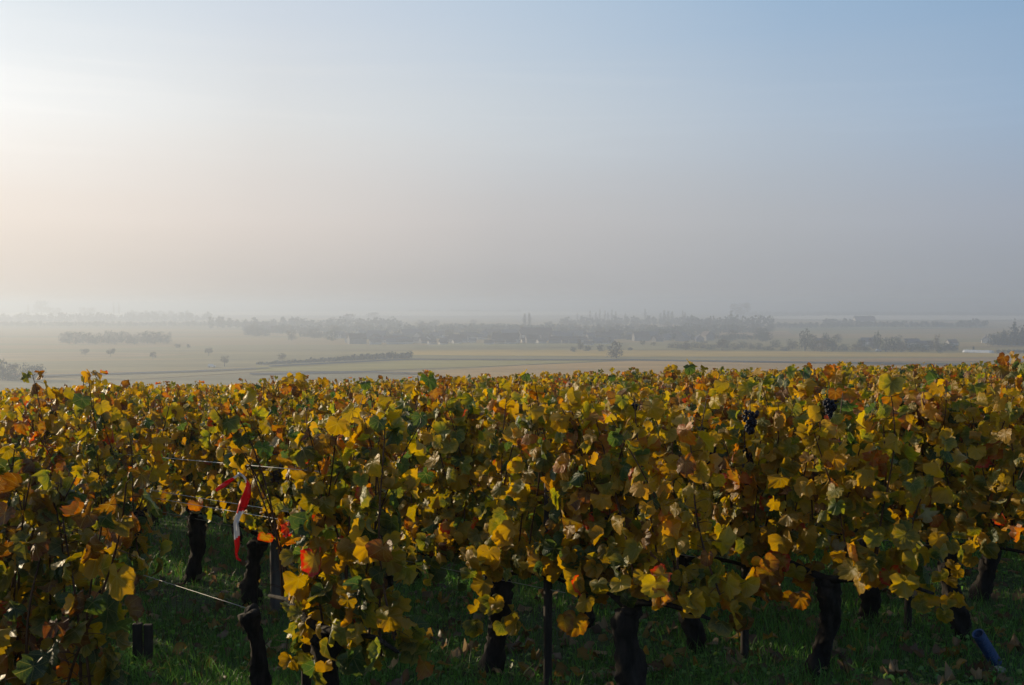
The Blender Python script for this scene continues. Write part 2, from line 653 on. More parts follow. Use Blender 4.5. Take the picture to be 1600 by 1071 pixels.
def make_trunk(seed, h=.46, lean=.08, fat=1.0, arms=True):
    rng = random.Random(seed)
    mb = MB()
    pts, rad = [], []
    a, b = rng.uniform(-lean, lean), rng.uniform(-.05, .05)
    ph = rng.random() * 6
    n = 26
    for i in range(n):
        f = i / (n - 1)
        pts.append((a * f + .016 * math.sin(5 * f + ph), b * f + .016 * math.cos(4.3 * f + ph), -.06 + (h + .06) * f))
        rad.append(fat * (.043 - .012 * f + .016 * max(0, 1 - f * 7) + .012 * math.exp(-((f - .93) / .1) ** 2) + .005 * math.sin(9 * f + ph)))
    mb.tube(pts, rad, n=16, rough=.2, seed=seed)
    hd = Vector(pts[-1])
    for k in range(3):
        d = Vector((rng.uniform(-1, 1), rng.uniform(-.5, .5), .5)).normalized()
        q = hd - Vector((0, 0, .03)) + d * .015
        mb.tube([q, q + d * .03, q + d * .055], [.026 * fat, .027 * fat, .012], n=8, rough=.2, seed=seed + k)
    if arms:
        for s in (-1, 1):
            ln = rng.uniform(.35, .5)
            pp = [hd + Vector((s * ln * f, .015 * math.sin(6 * f + ph), .03 + .05 * math.sin(2.2 * f))) for f in (0, .2, .45, .7, 1)]
            mb.tube(pp, [.02, .014, .011, .009, .007], n=7, rough=.12, seed=seed + 7)
    return mb.mesh('trunk', [M_BARK])


def make_grapes(seed):
    rng = random.Random(seed)
    mb = MB()
    n = 46
    for i in range(n):
        f = i / n
        r = (.030 * (1 - f) ** .6 + .005) * (1 if i % 3 else .5)
        an = i * 2.4
        c = Vector((r * math.cos(an), r * math.sin(an), -.105 * f - .01))
        br = rng.uniform(.0095, .0120)
        vs, fs = [], []
        for j in range(5):
            t = math.pi * j / 4
            for k in range(7):
                q = 2 * math.pi * k / 7
                vs.append(c + Vector((br * math.sin(t) * math.cos(q), br * math.sin(t) * math.sin(q), br * math.cos(t))))
        for j in range(4):
            for k in range(7):
                k2 = (k + 1) % 7
                fs.append((j * 7 + k, (j + 1) * 7 + k, (j + 1) * 7 + k2, j * 7 + k2))
        mb.add(vs, fs)
    mb.tube([(0, 0, .04), (0, 0, -.02), (0, 0, -.08)], [.002, .002, .001], n=4)
    return mb.mesh('grape_cluster', [M_GRAPE])


# ------------------------------------------------------------------ the rows
ROW_A = R(39.5)
DR = np.array([-math.sin(ROW_A), math.cos(ROW_A)])        # along a row, away and to the left
ROT = math.atan2(DR[1], DR[0])


def row_start(k):
    return np.array([-0.85 + 1.03 * k, 4.54 + 0.52 * k])


def row_pt(k, t, off=0.0):
    p = row_start(k) + DR * t
    return p + np.array([DR[1], -DR[0]]) * off


TILT = math.atan(0.028 * DR[0] - 0.064 * DR[1])           # slope along the row

# trunk positions along the rows that the photograph shows, then about a metre apart
KNOWN = {-1: [-.36, .6, 1.6], 0: [-.17, .43, 2.45], 1: [-.49, .45, 1.35, 2.2, 3.04, 4.08], 2: [-.42, .36, 1.2, 2.1],
         3: [-.28, .30, 1.08, 1.97], 4: [-.35, .42, 1.3]}
vines = []                                                # (k, t, x, y, dist, in view)
for k in range(-4, 62):
    ts = list(KNOWN.get(k, [-.35 + .12 * math.sin(k * 2.7)]))
    while ts[-1] < 70:
        ts.append(ts[-1] + .97 + .06 * math.sin(k * 1.3 + len(ts) * 2.1))
    for i, t in enumerate(ts):
        x, y = row_pt(k, t)
        d = math.hypot(x, y)
        if d > 46 or d < 2.0:
            continue
        ang = abs(math.degrees(math.atan2(x, y)))
        if y < 1 and d > 9:
            continue
        view = y > 0 and abs(x) < y * .4663 + .55
        if not view and (ang > 40 and d > 14 or abs(x) > y * .4663 + 6):
            continue
        vines.append((k, i, t, x, y, d, view))
vines.sort(key=lambda q: q[5])
seen = [q for q in vines if q[6]]
near = seen[:300]
near_ids = {(q[0], q[1]) for q in near}
rest = [q for q in vines if (q[0], q[1]) not in near_ids]
# the remainder is pulled back to front rows order only for the seed
NV = 16
VAR = []
gs = [(1.0, 1.0), (1.5, .8), (.7, 1.3), (1.2, 1.0), (.9, 1.6), (1.7, .7), (.6, 1.2), (1.0, .9)]
for s in range(NV):
    g, w = gs[s % len(gs)]
    v, tr, uv, C1, C2, canes = make_vine(100 + s, 0, 1.0, g, w, 0.0, 1.335 + .05 * math.sin(s * 1.9), .18 + .08 * math.sin(s * 2.3), lift=.06)
    VAR.append((np_mesh('foliage', v, tr, [M_LEAF], {'c1': C1, 'c2': C2}, uv), canes.mesh('shoots', [M_CANE])))
TRUNKS = [make_trunk(40 + s, .47 + .03 * math.sin(s), .06, .9 + .25 * ((s * 37) % 10) / 10) for s in range(8)]
STUMP = make_trunk(91, .47, .05, 1.0, False)
GRAPES = [make_grapes(s) for s in range(3)]



def local(k, i, p):
    """a world point in the frame of vine i of row k (those near vines are not turned round)"""
    x, y = row_pt(k, KNOWN[k][i])
    dx, dy, dz = p.x - x, p.y - y, p.z - gz(x, y)
    return np.array([dx * DR[0] + dy * DR[1], -dx * DR[1] + dy * DR[0], dz])


def open_gap(k, i):
    """no leaves where the row has its gap: round the tape, the slack wires and under them"""
    x0, y0 = row_pt(k, KNOWN[k][i])
    z0 = gz(x0, y0)
    rng = random.Random(k * 3 + i)

    def keep(p):
        x, y, z = x0 + p[0] * DR[0] - p[1] * DR[1], y0 + p[0] * DR[1] + p[1] * DR[0], z0 + p[2] - EYE
        dep = y * cp - z * sp
        u, v = 800 + F * x / dep, 535.5 - F * (y * sp + z * cp) / dep
        if y < 5.6 and 322 < u < 402 and 715 < v < 905:
            return False
        if y < 5.6 and 270 < u < 445 and 715 < v < 850:
            return rng.random() < .3
        if y < 6.2 and 262 < u < 452 and 850 <= v < 1000:
            return False
        if y < 5.0 and 190 < u < 450 and v > 960:
            return False
        return True
    return keep


def spray(k, i, items, y, seed, s=(.05, .085), cols=None):
    """leaves of vine (k, i) that hang near given points"""
    rng = np.random.default_rng(seed)
    ex = []
    for (u, v, r, n) in items:
        for q in range(n):
            p = at_depth(u + rng.uniform(-r, r), v + rng.uniform(-r, r), y + rng.uniform(-.12, .12))
            t_ = np.array([rng.normal(0, .35), rng.normal(0, .3), -1.0])
            n_ = np.array([-.45 + rng.normal(0, .4), .7 + rng.normal(0, .35), .35])
            a, b = cols[rng.integers(0, len(cols))] if cols else (PAL[rng.choice([0, 1, 2, 3])][:2])
            ex.append((local(k, i, p), t_, n_, rng.uniform(*s), np.array(a) * rng.uniform(.7, 1.1), np.array(b)))
    return ex


RED = ((.44, .27, .022), (.52, .025, .018))
REDS = [((.46, .05, .02), (.5, .02, .015)), ((.45, .16, .02), (.5, .03, .015))]
RUSTY = [((.36, .18, .02), (.28, .11, .02)), ((.42, .24, .02), (.30, .13, .02)), ((.30, .19, .02), (.20, .10, .02))]
EXTRA = {
    (0, 0): spray(0, 0, [(492, 868, 4, 1)], 4.34, 1, (.082, .086), [RED]) + spray(0, 0, [(455, 828, 9, 3), (486, 763, 9, 3), (563, 838, 7, 2), (551, 970, 4, 1)], 4.42, 2, (.03, .045), REDS)
            + spray(0, 0, [(500, 930, 40, 9), (560, 960, 40, 10), (480, 1010, 30, 7), (540, 850, 45, 8), (560, 1010, 25, 5)], 4.46, 3),
    (3, 0): spray(3, 0, [(1500, 850, 25, 5), (1480, 940, 20, 4)], 5.6, 4, (.045, .07)),
    (3, 1): spray(3, 1, [(1430, 900, 18, 4), (1460, 925, 22, 6), (1490, 880, 30, 6), (1358, 892, 3, 1), (1440, 850, 30, 6)], 5.75, 5, (.045, .075)),
    (2, 0): spray(2, 0, [(1215, 900, 28, 7), (1243, 930, 8, 2), (1190, 880, 20, 4), (1262, 900, 16, 4)], 5.28, 6, (.06, .085), RUSTY),
    (1, 0): spray(1, 0, [(905, 880, 30, 7), (890, 960, 10, 2), (930, 930, 12, 3), (880, 830, 30, 6)], 4.85, 7, (.05, .085), RUSTY[1:] + [PAL[4][:2]]),
    (1, 1): spray(1, 1, [(760, 900, 50, 12), (790, 960, 25, 5), (735, 980, 10, 2)], 5.25, 8),
    (2, 1): spray(2, 1, [(1090, 895, 12, 3), (1135, 900, 14, 3)], 5.65, 9, (.05, .08), RUSTY),
}
CLUSTERS = {(2, 1): [(1108, 690, 5.55), (1172, 695, 5.6)], (2, 0): [(1172, 640, 5.3), (986, 625, 5.9)], (3, 1): [(1296, 622, 6.2)], (1, 0): [(983, 660, 4.95)],
            (1, 1): [(862, 728, 5.15)]}

NEAR_LABELS = {
    (-1, 0): 'grapevine filling the bottom left corner with large dull olive and brown leaves',
    (-1, 1): 'grapevine with shade darkened leaves on the left edge just behind the corner vine',
    (0, 0): 'grapevine with red margined leaves on the dark stake beside the striped tape',
    (0, 2): 'yellow grapevine left of the striped tape, just beyond the sawn off post',
    (1, 0): 'grapevine with a crooked leaning trunk, just right of the bare central stake',
    (1, 1): 'grapevine with a stout stubby trunk just left of the bare central stake',
    (1, 4): 'grapevine whose bare black trunk stands behind the hanging striped tape',
    (1, 5): 'grapevine with a short black trunk at the far end of the low slack wire',
    (2, 0): 'grapevine with a tall straight grey trunk, orange leaves hanging low beside it',
    (2, 1): 'grapevine whose thick black trunk stands left of the second dark stake',
    (3, 0): 'grapevine with the slim dark trunk right beside the blue ribbed tube',
    (3, 1): 'grapevine with one bright yellow leaf over its stout black trunk',
    (3, 3): 'grapevine with a black trunk leaning between the central and second dark stakes',
    (4, 0): 'grapevine behind the blue ribbed tube at the right edge of the picture',
    (4, 1): 'grapevine with a dark forked trunk just left of the right edge',
}
FOLIAGE_NEAR = 'grapevine with golden and green leaves in the packed rows behind the first vines'
FOLIAGE_FAR = 'grapevine showing only its yellow and orange top among the rows along the crest'


def put_vine(n, q):
    k, i, t, x, y, d, view = q
    rng = random.Random(k * 997 + i * 31 + 5)
    z = gz(x, y)
    root = obj('grapevine', None, None, (x, y, z))
    flip = rng.random() < .5
    root.rotation_euler = (0, 0, ROT + (math.pi if flip else 0))
    sc_ = rng.uniform(.95, 1.06)
    lab = NEAR_LABELS.get((k, i))
    if lab:
        tag(root, lab, 'grapevine', 'vines in the front of the vineyard')
    elif d < 14:
        tag(root, FOLIAGE_NEAR, 'grapevine', 'vines in the packed rows behind the first vines')
    else:
        tag(root, FOLIAGE_FAR, 'grapevine', 'vines along the crest')
    vi = (n * 7 + rng.randrange(3)) % NV
    fo, ca = VAR[vi]
    if lab:
        g, w = gs[(k * 3 + i + 1) % len(gs)]
        root.rotation_euler = (0, 0, ROT)
        sc_ = 1.0
        v, tr, uv, C1, C2, canes = make_vine(700 + k * 40 + i, 0, 1.0, g, w, .8 if k == -1 else 0.0, (1.35 if k >= 0 else 1.26) + .05 * math.sin(k * 2 + i), .30 if k < 1 else .15 + .05 * math.sin(k + 2 * i), .50,  # leftmost row gets its shade painted into the leaves
                                             EXTRA.get((k, i)), open_gap(k, i) if k < 1 else None, .11 if k > 0 else 0.0)
        fo = np_mesh('foliage', v, tr, [M_LEAF], {'c1': C1, 'c2': C2}, uv)
        ca = canes.mesh('shoots', [M_CANE])
        for (u, vv, yy) in CLUSTERS.get((k, i), ()):
            p = local(k, i, at_depth(u, vv, yy))
            gc = obj('grape_cluster', GRAPES[rng.randrange(3)], root, tuple(p))
            gc.rotation_euler = (0, .1, rng.random() * 6)
    bare = (k, i) == (0, 1)
    if d < 16:
        tr_ = obj('trunk', TRUNKS[rng.randrange(8)], root)
        if lab:
            tr_.scale = (1.3, 1.3, 1.0)
    if bare:
        root.children[0].data = STUMP
        tag(root, 'bare black vine stump without leaves where the low slack wire ends', 'grapevine')
        return root
    if d < 20:
        c = obj('shoots', ca, root)
        c.scale = (1, 1, sc_)
    f = obj('foliage', fo, root)
    f.scale = (1, 1, sc_)
    if d < 11 and rng.random() < .35:
        for g in range(rng.choice((1, 1, 2))):
            gc = obj('grape_cluster', GRAPES[rng.randrange(3)], root)
            sd = rng.choice((-1, 1))
            gc.location = (rng.uniform(-.4, .4), sd * rng.uniform(.10, .19), rng.uniform(.7, 1.05))
            gc.rotation_euler = (rng.uniform(-.2, .2), rng.uniform(-.2, .2), rng.random() * 6)
    return root


for n, q in enumerate(near):
    put_vine(n, q)

# the rows farther off and those beside the view, as one mass
VARF = []
for s in range(6):
    g, w = gs[s]
    VARF.append([make_vine(300 + s, lod, dens, g, w * 1.2, 0.0, 1.29, .3)[:5] for lod, dens in ((1, .85), (2, .5))])
BV, BT, BU, B1, B2 = [], [], [], [], []
base = 0
for n, q in enumerate(rest):
    k, i, t, x, y, d, view = q
    rng = random.Random(k * 991 + i * 17)
    v, tr, uv, C1, C2 = VARF[rng.randrange(6)][0 if d < 12 else 1]
    a = ROT + (math.pi if rng.random() < .5 else 0)
    ca, sa = math.cos(a), math.sin(a)
    sc_ = rng.uniform(.94, 1.08)
    w = np.empty_like(v)
    w[:, 0] = v[:, 0] * ca - v[:, 1] * sa + x
    w[:, 1] = v[:, 0] * sa + v[:, 1] * ca + y
    w[:, 2] = v[:, 2] * sc_ + gz(x, y)
    BV.append(w); BT.append(tr + base); BU.append(uv); B1.append(C1); B2.append(C2)
    base += len(v)
me = np_mesh('far_vines', np.vstack(BV), np.vstack(BT), [M_LEAF_FAR], {'c1': np.vstack(B1), 'c2': np.vstack(B2)}, np.vstack(BU))
tag(obj('far_vines', me), 'mass of golden vine tops in the farther rows up to the crest', 'vineyard', kind='stuff')

# ------------------------------------------------------------------ stakes, posts and wires
def stake(name, x, y, h, r, material, label, cat, group, square=False, lean=(0, 0), seed=0):
    mb = MB()
    n = 7 if not square else 4
    hs = np.linspace(-.15, h, 8)
    pts = [(lean[0] * s / h, lean[1] * s / h, s) for s in hs]
    mb.tube(pts, [r * (1.0 - .06 * j / 7) for j in range(8)], n=10 if not square else 8, rough=.06, seed=seed)
    o = obj(name, mb.mesh(name, [material]), None, (x, y, gz(x, y)))
    tag(o, label, cat, group)
    return o


stake_labels = {0: 'dark slim stake among the red margined leaves right of the striped tape', 1: 'bare dark stake standing clear of the leaves, nearest the picture centre',
                2: 'dark slim stake between two thick black trunks, right of the central stake',
                3: 'dark slim stake beside the leafy branch that hangs left of the blue tube'}
for k in range(-1, 6):
    x, y = row_pt(k, 0.02)
    if k in stake_labels:
        stake('vine_stake', x, y, 1.02, .021, M_STAKE, stake_labels[k], 'stake', 'dark stakes at the row ends', seed=k)
x, y = row_pt(1, 2.72)
stake('wooden_post', x, y, 1.05, .041, M_POST, 'grey weathered wooden post behind the slack wires, right of the striped tape', 'post', 'wooden posts', seed=11)
x, y = row_pt(3, 2.15)
stake('wooden_post', x, y, .95, .030, M_POST, 'thin grey wooden post in the shade right of the central stake', 'post', 'wooden posts', seed=12)


def plank_post(x, y):
    mb = MB()
    mb.box((-.055, -.02, -.1), (-.004, .022, .215))
    mb.box((.002, -.018, -.1), (.05, .024, .205))
    o = obj('post_stub', mb.mesh('post_stub', [M_STAKE], False), None, (x, y, gz(x, y)))
    o.rotation_euler = (0, 0, .2)
    bv = o.modifiers.new('bevel', 'BEVEL')
    bv.width = .005
    tag(o, 'short sawn off split wooden post in the grass at lower left', 'post', 'wooden posts')


x, y = row_pt(0, 1.84)
plank_post(x, y)


def wire(k, t0, t1, h0, h1, label, sag=.0, off=0.0, r=.0017):
    pts = []
    for j in range(15):
        f = j / 14
        t = t0 + (t1 - t0) * f
        x, y = row_pt(k, t, off)
        pts.append((x, y, float(hill(x, y)) + h0 + (h1 - h0) * f - sag * 4 * f * (1 - f)))
    mb = MB()
    mb.tube(pts, [r] * 15, n=6)
    o = obj('trellis_wire', mb.mesh('trellis_wire', [M_WIRE]))
    tag(o, label, 'wire', 'trellis wires')


wire(0, .18, 7, 1.105, 1.085, 'highest slack trellis wire, the one the striped tape is tied to', .006, .16)
wire(0, .22, 7, .905, .90, 'middle trellis wire passing just below the red half of the striped tape', .004, .16)
wire(0, .24, 7, .862, .86, 'trellis wire crossing the white part of the striped tape', .006, .17)
wire(0, .43, 7, .47, .47, 'lowest slack trellis wire running down to the bare stump', .004, .0)
for k in (1, 2, 3, 4):
    nm = {1: 'first', 2: 'second', 3: 'third', 4: 'fourth'}[k]
    wire(k, -.1, 12, .50, .50, f'low trellis wire under the leaves of the {nm} row right of the tape')

# ------------------------------------------------------------------ striped tape
def build_tape():
    D = 4.93
    m_r, t, b, _ = mat('tape_red')
    b.inputs['Base Color'].default_value = (.62, .02, .025, 1)
    b.inputs['Roughness'].default_value = .35
    m_w, t2, b2, _ = mat('tape_white')
    b2.inputs['Base Color'].default_value = (.74, .74, .78, 1)
    b2.inputs['Roughness'].default_value = .35

    for mm, cc in ((m_r, (.8, .03, .03, 1)), (m_w, (.7, .7, .72, 1))):
        tt = mm.node_tree
        tl = tt.nodes.new('ShaderNodeBsdfTranslucent')
        tl.inputs['Color'].default_value = cc
        mx = tt.nodes.new('ShaderNodeMixShader')
        mx.inputs[0].default_value = .35
        tt.links.new(tt.nodes['Principled BSDF'].outputs[0], mx.inputs[1])
        tt.links.new(tl.outputs[0], mx.inputs[2])
        tt.links.new(mx.outputs[0], tt.nodes['Material Output'].inputs['Surface'])

    def ribbon(name, path, parent, colours):
        """path: (u, v, width px, twist deg, depth offset)"""
        vs, fs, mi = [], [], []
        # resample
        P = np.array(path, float)
        ss = np.concatenate([[0], np.cumsum(np.hypot(np.diff(P[:, 0]), np.diff(P[:, 1])))])
        q = np.linspace(0, ss[-1], 60)
        Q = np.stack([np.interp(q, ss, P[:, c]) for c in range(5)], 1)
        px = D / F
        for j in range(60):
            u, v, w, tw, dd = Q[j]
            c = at_depth(u, v, D + dd)
            a = Q[min(j + 1, 59)] - Q[max(j - 1, 0)]
            d = Vector((a[0], 0, -a[1])).normalized()
            sd = d.cross(Vector((0, 1, 0))).normalized()
            tw = math.radians(tw)
            sd = sd * math.cos(tw) + Vector((0, 1, 0)) * math.sin(tw)
            nn = d.cross(sd)
            for e in (-.5, -.17, .17, .5):
                vs.append(c + sd * w * .82 * px * e + nn * px * w * .12 * math.cos(e * 7 + j * .3))
        for j in range(59):
            f = j / 59
            cidx = 0
            for lim, cc in colours:
                if f <= lim:
                    cidx = cc
                    break
            for e in range(3):
                # slanted border between red and white
                ff = f + (e - 1) * .018
                for lim, cc in colours:
                    if ff <= lim:
                        cidx = cc
                        break
                fs.append((j * 4 + e, j * 4 + e + 1, j * 4 + e + 5, j * 4 + e + 4))
                mi.append(cidx)
        mb = MB()
        mb.add(vs, fs)
        mb.mi = mi
        o = obj(name, mb.mesh(name, [m_r, m_w]), parent)
        so = o.modifiers.new('thick', 'SOLIDIFY')
        so.thickness = .0006
        return o

    main = ribbon('barrier_tape', [(375, 741, 4, 0, 0), (381, 745, 4, 10, 0), (386, 753, 5, 30, .005), (388, 758, 9, 20, .005), (386, 772, 15, 10, 0), (379, 790, 18, -5, 0),
                                   (374, 803, 13, -25, 0), (369, 818, 10, -10, 0), (370, 838, 11, 8, 0), (371, 852, 10, 20, 0), (369, 866, 5, 40, .003), (371, 873, 5, 10, .003),
                                   (377, 877, 3, 0, .003)], None, [(.09, 1), (.44, 0), (.72, 1), (1.0, 0)])
    tag(main, 'red and white striped barrier tape tied to the top slack wire', 'tape')
    ribbon('loose_end', [(375, 741, 4, 0, 0), (366, 747, 5, 15, -.005), (356, 754, 9, 10, -.01), (347, 760, 9, -15, -.015), (337, 767, 6, 10, -.02)], main, [(.25, 1), (1.0, 0)])
    kb = MB()
    c = at_depth(375, 741, D)
    kb.tube([c + Vector((-.008, 0, .004)), c + Vector((0, -.006, 0)), c + Vector((.008, 0, -.003))], [.004, .007, .004], n=7, rough=.2, seed=3)
    obj('knot', kb.mesh('knot', [m_w]), main)


build_tape()

# ------------------------------------------------------------------ blue ribbed vine guard
def build_tube():
    m, t, b, out = mat('blue_plastic')
    n = noise(t, 30, 3, objvec(t))
    t.links.new(ramp(t, [(0.3, (.003, .030, .11)), (0.7, (.008, .05, .16))], n), b.inputs['Base Color'])
    b.inputs['Roughness'].default_value = .4
    base = at_depth(1556, 1036, 5.35)
    top = at_depth(1528, 990, 5.30)
    d = (top - base)
    n_r = 15
    pts, rad = [], []
    for j in range(n_r * 4 + 1):
        f = j / (n_r * 4)
        pts.append(base + d * f)
        rad.append(.0255 + .0052 * math.cos(2 * math.pi * j / 4))
    mb = MB()
    mb.tube(pts, rad, n=20, cap=False)
    me = mb.mesh('vine_guard', [m])
    o = obj('vine_guard', me)
    so = o.modifiers.new('thick', 'SOLIDIFY')
    so.thickness = .002
    tag(o, 'blue ribbed plastic tube leaning in the grass at lower right', 'vine guard')


build_tube()

# ------------------------------------------------------------------ grass, fallen leaves, stones
def build_grass():
    rng = np.random.default_rng(5)
    n = 230000
    y = 3.2 + 11.5 * rng.random(n) ** 1.5
    x = (rng.random(n) * 2 - 1) * (y * .4663 + .5)
    den = np.sin(1.9 * x + .7 * y) * np.sin(1.3 * y - .5 * x) + .6 * np.sin(4.7 * x + 2) * np.sin(5.3 * y) + rng.normal(0, .5, n)
    keep = den > -.7
    x, y, den = x[keep], y[keep], den[keep]
    n = len(x)
    # distance from the nearest row line: less grass right under the vines
    z = hill(x, y) + bump(x, y)
    h = rng.gamma(4.0, .010, n) * (1 + .35 * np.clip(den, -.5, 1.5)) + .015
    tall = rng.random(n) < .004
    h[tall] += rng.uniform(.08, .22, tall.sum())
    a = rng.random(n) * 6.283
    w = rng.uniform(.0012, .0028, n)
    lean = rng.normal(0, .45, (n, 2)) * h[:, None]
    bx, by = np.cos(a) * w, np.sin(a) * w
    v = np.empty((n, 5, 3))
    v[:, 0] = np.stack([x - bx, y - by, z - .004], 1)
    v[:, 1] = np.stack([x + bx, y + by, z - .004], 1)
    v[:, 2] = np.stack([x - bx * .8 + lean[:, 0] * .35, y - by * .8 + lean[:, 1] * .35, z + h * .6], 1)
    v[:, 3] = np.stack([x + bx * .8 + lean[:, 0] * .35, y + by * .8 + lean[:, 1] * .35, z + h * .6], 1)
    v[:, 4] = np.stack([x + lean[:, 0], y + lean[:, 1], z + h], 1)
    t = np.array([[0, 1, 3], [0, 3, 2], [2, 3, 4]])
    tr = (t[None] + (np.arange(n) * 5)[:, None, None]).reshape(-1, 3)
    c = np.where(rng.random((n, 1)) < .05, np.array([[.18, .16, .06]]), np.array([[.085, .20, .040]])) * rng.uniform(.4, 1.7, (n, 1))
    c[tall] = np.array([.055, .05, .022])
    c4 = np.repeat(np.hstack([c, np.ones((n, 1))]), 5, 0)
    m, tt, b, out = mat('grass_blade')
    cc = attr(tt, 'c1').outputs['Color']
    tt.links.new(cc, b.inputs['Base Color'])
    b.inputs['Roughness'].default_value = .5
    tl = tt.nodes.new('ShaderNodeBsdfTranslucent')
    tt.links.new(mixc(tt, 1.0, cc, (1.5, 1.6, 1.0), 'MULTIPLY'), tl.inputs['Color'])
    mx = tt.nodes.new('ShaderNodeMixShader')
    mx.inputs[0].default_value = .4
    tt.links.new(b.outputs[0], mx.inputs[1])
    tt.links.new(tl.outputs[0], mx.inputs[2])
    tt.links.new(mx.outputs[0], out.inputs['Surface'])
    me = np_mesh('grass', v.reshape(-1, 3), tr, [m], {'c1': c4})
    tag(obj('grass', me), 'short dark green grass and weeds under the vines', 'grass', kind='stuff')

    # small broad weeds between the blades
    n = 42000
    y = 3.2 + 9.5 * rng.random(n) ** 1.5
    x = (rng.random(n) * 2 - 1) * (y * .4663 + .5)
    den = np.sin(2.9 * x + 1.7 * y) * np.sin(2.3 * y - 1.5 * x) + .5 * np.sin(9 * x) * np.sin(8 * y) + rng.normal(0, .4, n)
    kp = den > -.1
    x, y = x[kp], y[kp]
    n = len(x)
    P = np.stack([x, y, hill(x, y) + bump(x, y) + rng.uniform(.008, .06, n)], 1)
    T = np.stack([rng.normal(0, 1, n), rng.normal(0, 1, n), rng.normal(.2, .4, n)], 1)
    N = np.stack([rng.normal(0, .5, n), rng.normal(0, .5, n), np.ones(n)], 1)
    base = np.array([[.07, .17, .035], [.09, .20, .042], [.12, .17, .042]])[rng.integers(0, 3, n)] * rng.uniform(.4, 1.9, (n, 1))
    vv, tr, uv, C1, C2 = leaf_cloud(rng, P, T, N, rng.uniform(.008, .022, n), base, base * .9, 2, 1.0)
    me = np_mesh('weeds', vv, tr, [m], {'c1': C1, 'c2': C2}, uv)
    tag(obj('weeds', me), 'small leaved green weeds carpeting the soil under the vines', 'weeds', kind='stuff')

    # fallen leaves
    n = 2800
    y = 3.2 + 10 * rng.random(n) ** 1.4
    x = (rng.random(n) * 2 - 1) * (y * .4663 + .5)
    P = np.stack([x, y, hill(x, y) + bump(x, y) + rng.uniform(.02, .065, n)], 1)
    T = np.stack([rng.normal(0, 1, n), rng.normal(0, 1, n), rng.normal(0, .2, n)], 1)
    N = np.stack([rng.normal(0, .35, n), rng.normal(0, .35, n), np.ones(n)], 1)
    base = np.array([[.20, .13, .07], [.28, .21, .13], [.12, .075, .045], [.30, .19, .05]])[rng.integers(0, 4, n)]
    j = rng.uniform(.6, 1.2, (n, 1))
    vv, tr, uv, C1, C2 = leaf_cloud(rng, P, T, N, rng.uniform(.035, .065, n), base * j, base * j * .8, 1, 1.5)
    me = np_mesh('fallen_leaves', vv, tr, [M_LEAF_FAR], {'c1': C1, 'c2': C2}, uv)
    tag(obj('fallen_leaves', me), 'brown and tan leaves fallen in the grass under the vines', 'fallen leaves', kind='stuff')


build_grass()


def stone(u, v, y, r, label, seed):
    rng = random.Random(seed)
    p = at_depth(u, v, y)
    vs, fs = [], []
    nu, nv = 10, 7
    for j in range(nv):
        th = math.pi * j / (nv - 1)
        for k in range(nu):
            ph = 2 * math.pi * k / nu
            q = r * (1 + .22 * (rng.random() - .5)) if 0 < j < nv - 1 else r
            vs.append((q * math.sin(th) * math.cos(ph) * 1.2, q * math.sin(th) * math.sin(ph), q * .75 * math.cos(th)))
    for j in range(nv - 1):
        for k in range(nu):
            k2 = (k + 1) % nu
            fs.append((j * nu + k, (j + 1) * nu + k, (j + 1) * nu + k2, j * nu + k2))
    mb = MB()
    mb.add(vs, fs)
    o = obj('stone', mb.mesh('stone', [M_STONE]), None, (p.x, p.y, gz(p.x, p.y) + r * .3))
    o.rotation_euler = (0, 0, rng.random() * 6)
    tag(o, label, 'stone', 'pale stones in the grass')


stone(1253, 1062, 4.75, .032, 'pale stone at the bottom edge left of the tall grey trunk', 1)
stone(1560, 1046, 5.28, .030, 'tan stone at the foot of the blue ribbed tube', 2)
stone(1018, 1000, 5.4, .035, 'pale flat stone in the grass between the central and second stakes', 3)

# ------------------------------------------------------------------ the plain: fields and tracks
def field(name, pts, c, z):
    c = tuple(q * g for q, g in zip(c, (1.6, 1.4, 1.0))) if c not in (TAN, GOLD, OLIVE, GREY, SOIL) and name == 'field' else c
    m, t, b, out = mat(name)
    n = noise(t, .012, 5, objvec(t, 'Object', (.35, 2.2, 1)))
    n2 = noise(t, .11, 3, objvec(t, 'Object', (.5, 1.6, 1)))
    lo = tuple(q * .62 for q in c)
    hi = tuple(q * 1.3 for q in c)
    k = fmath(t, 'ADD', fmath(t, 'MULTIPLY', n, .65), fmath(t, 'MULTIPLY', n2, .35))
    t.links.new(ramp(t, [(0.32, lo), (0.68, hi)], k, 'LINEAR'), b.inputs['Base Color'])
    b.inputs['Roughness'].default_value = 1.0
    b.inputs['Specular IOR Level'].default_value = .08
    P = [on_plain(u, v, PLAIN + z) for u, v in pts]
    me = bpy.data.meshes.new(name)
    me.from_pydata([tuple(p) for p in P], [], [tuple(range(len(P)))[::-1]])
    me.materials.append(m)
    o = obj(name, me)
    tag(o, kind='structure')


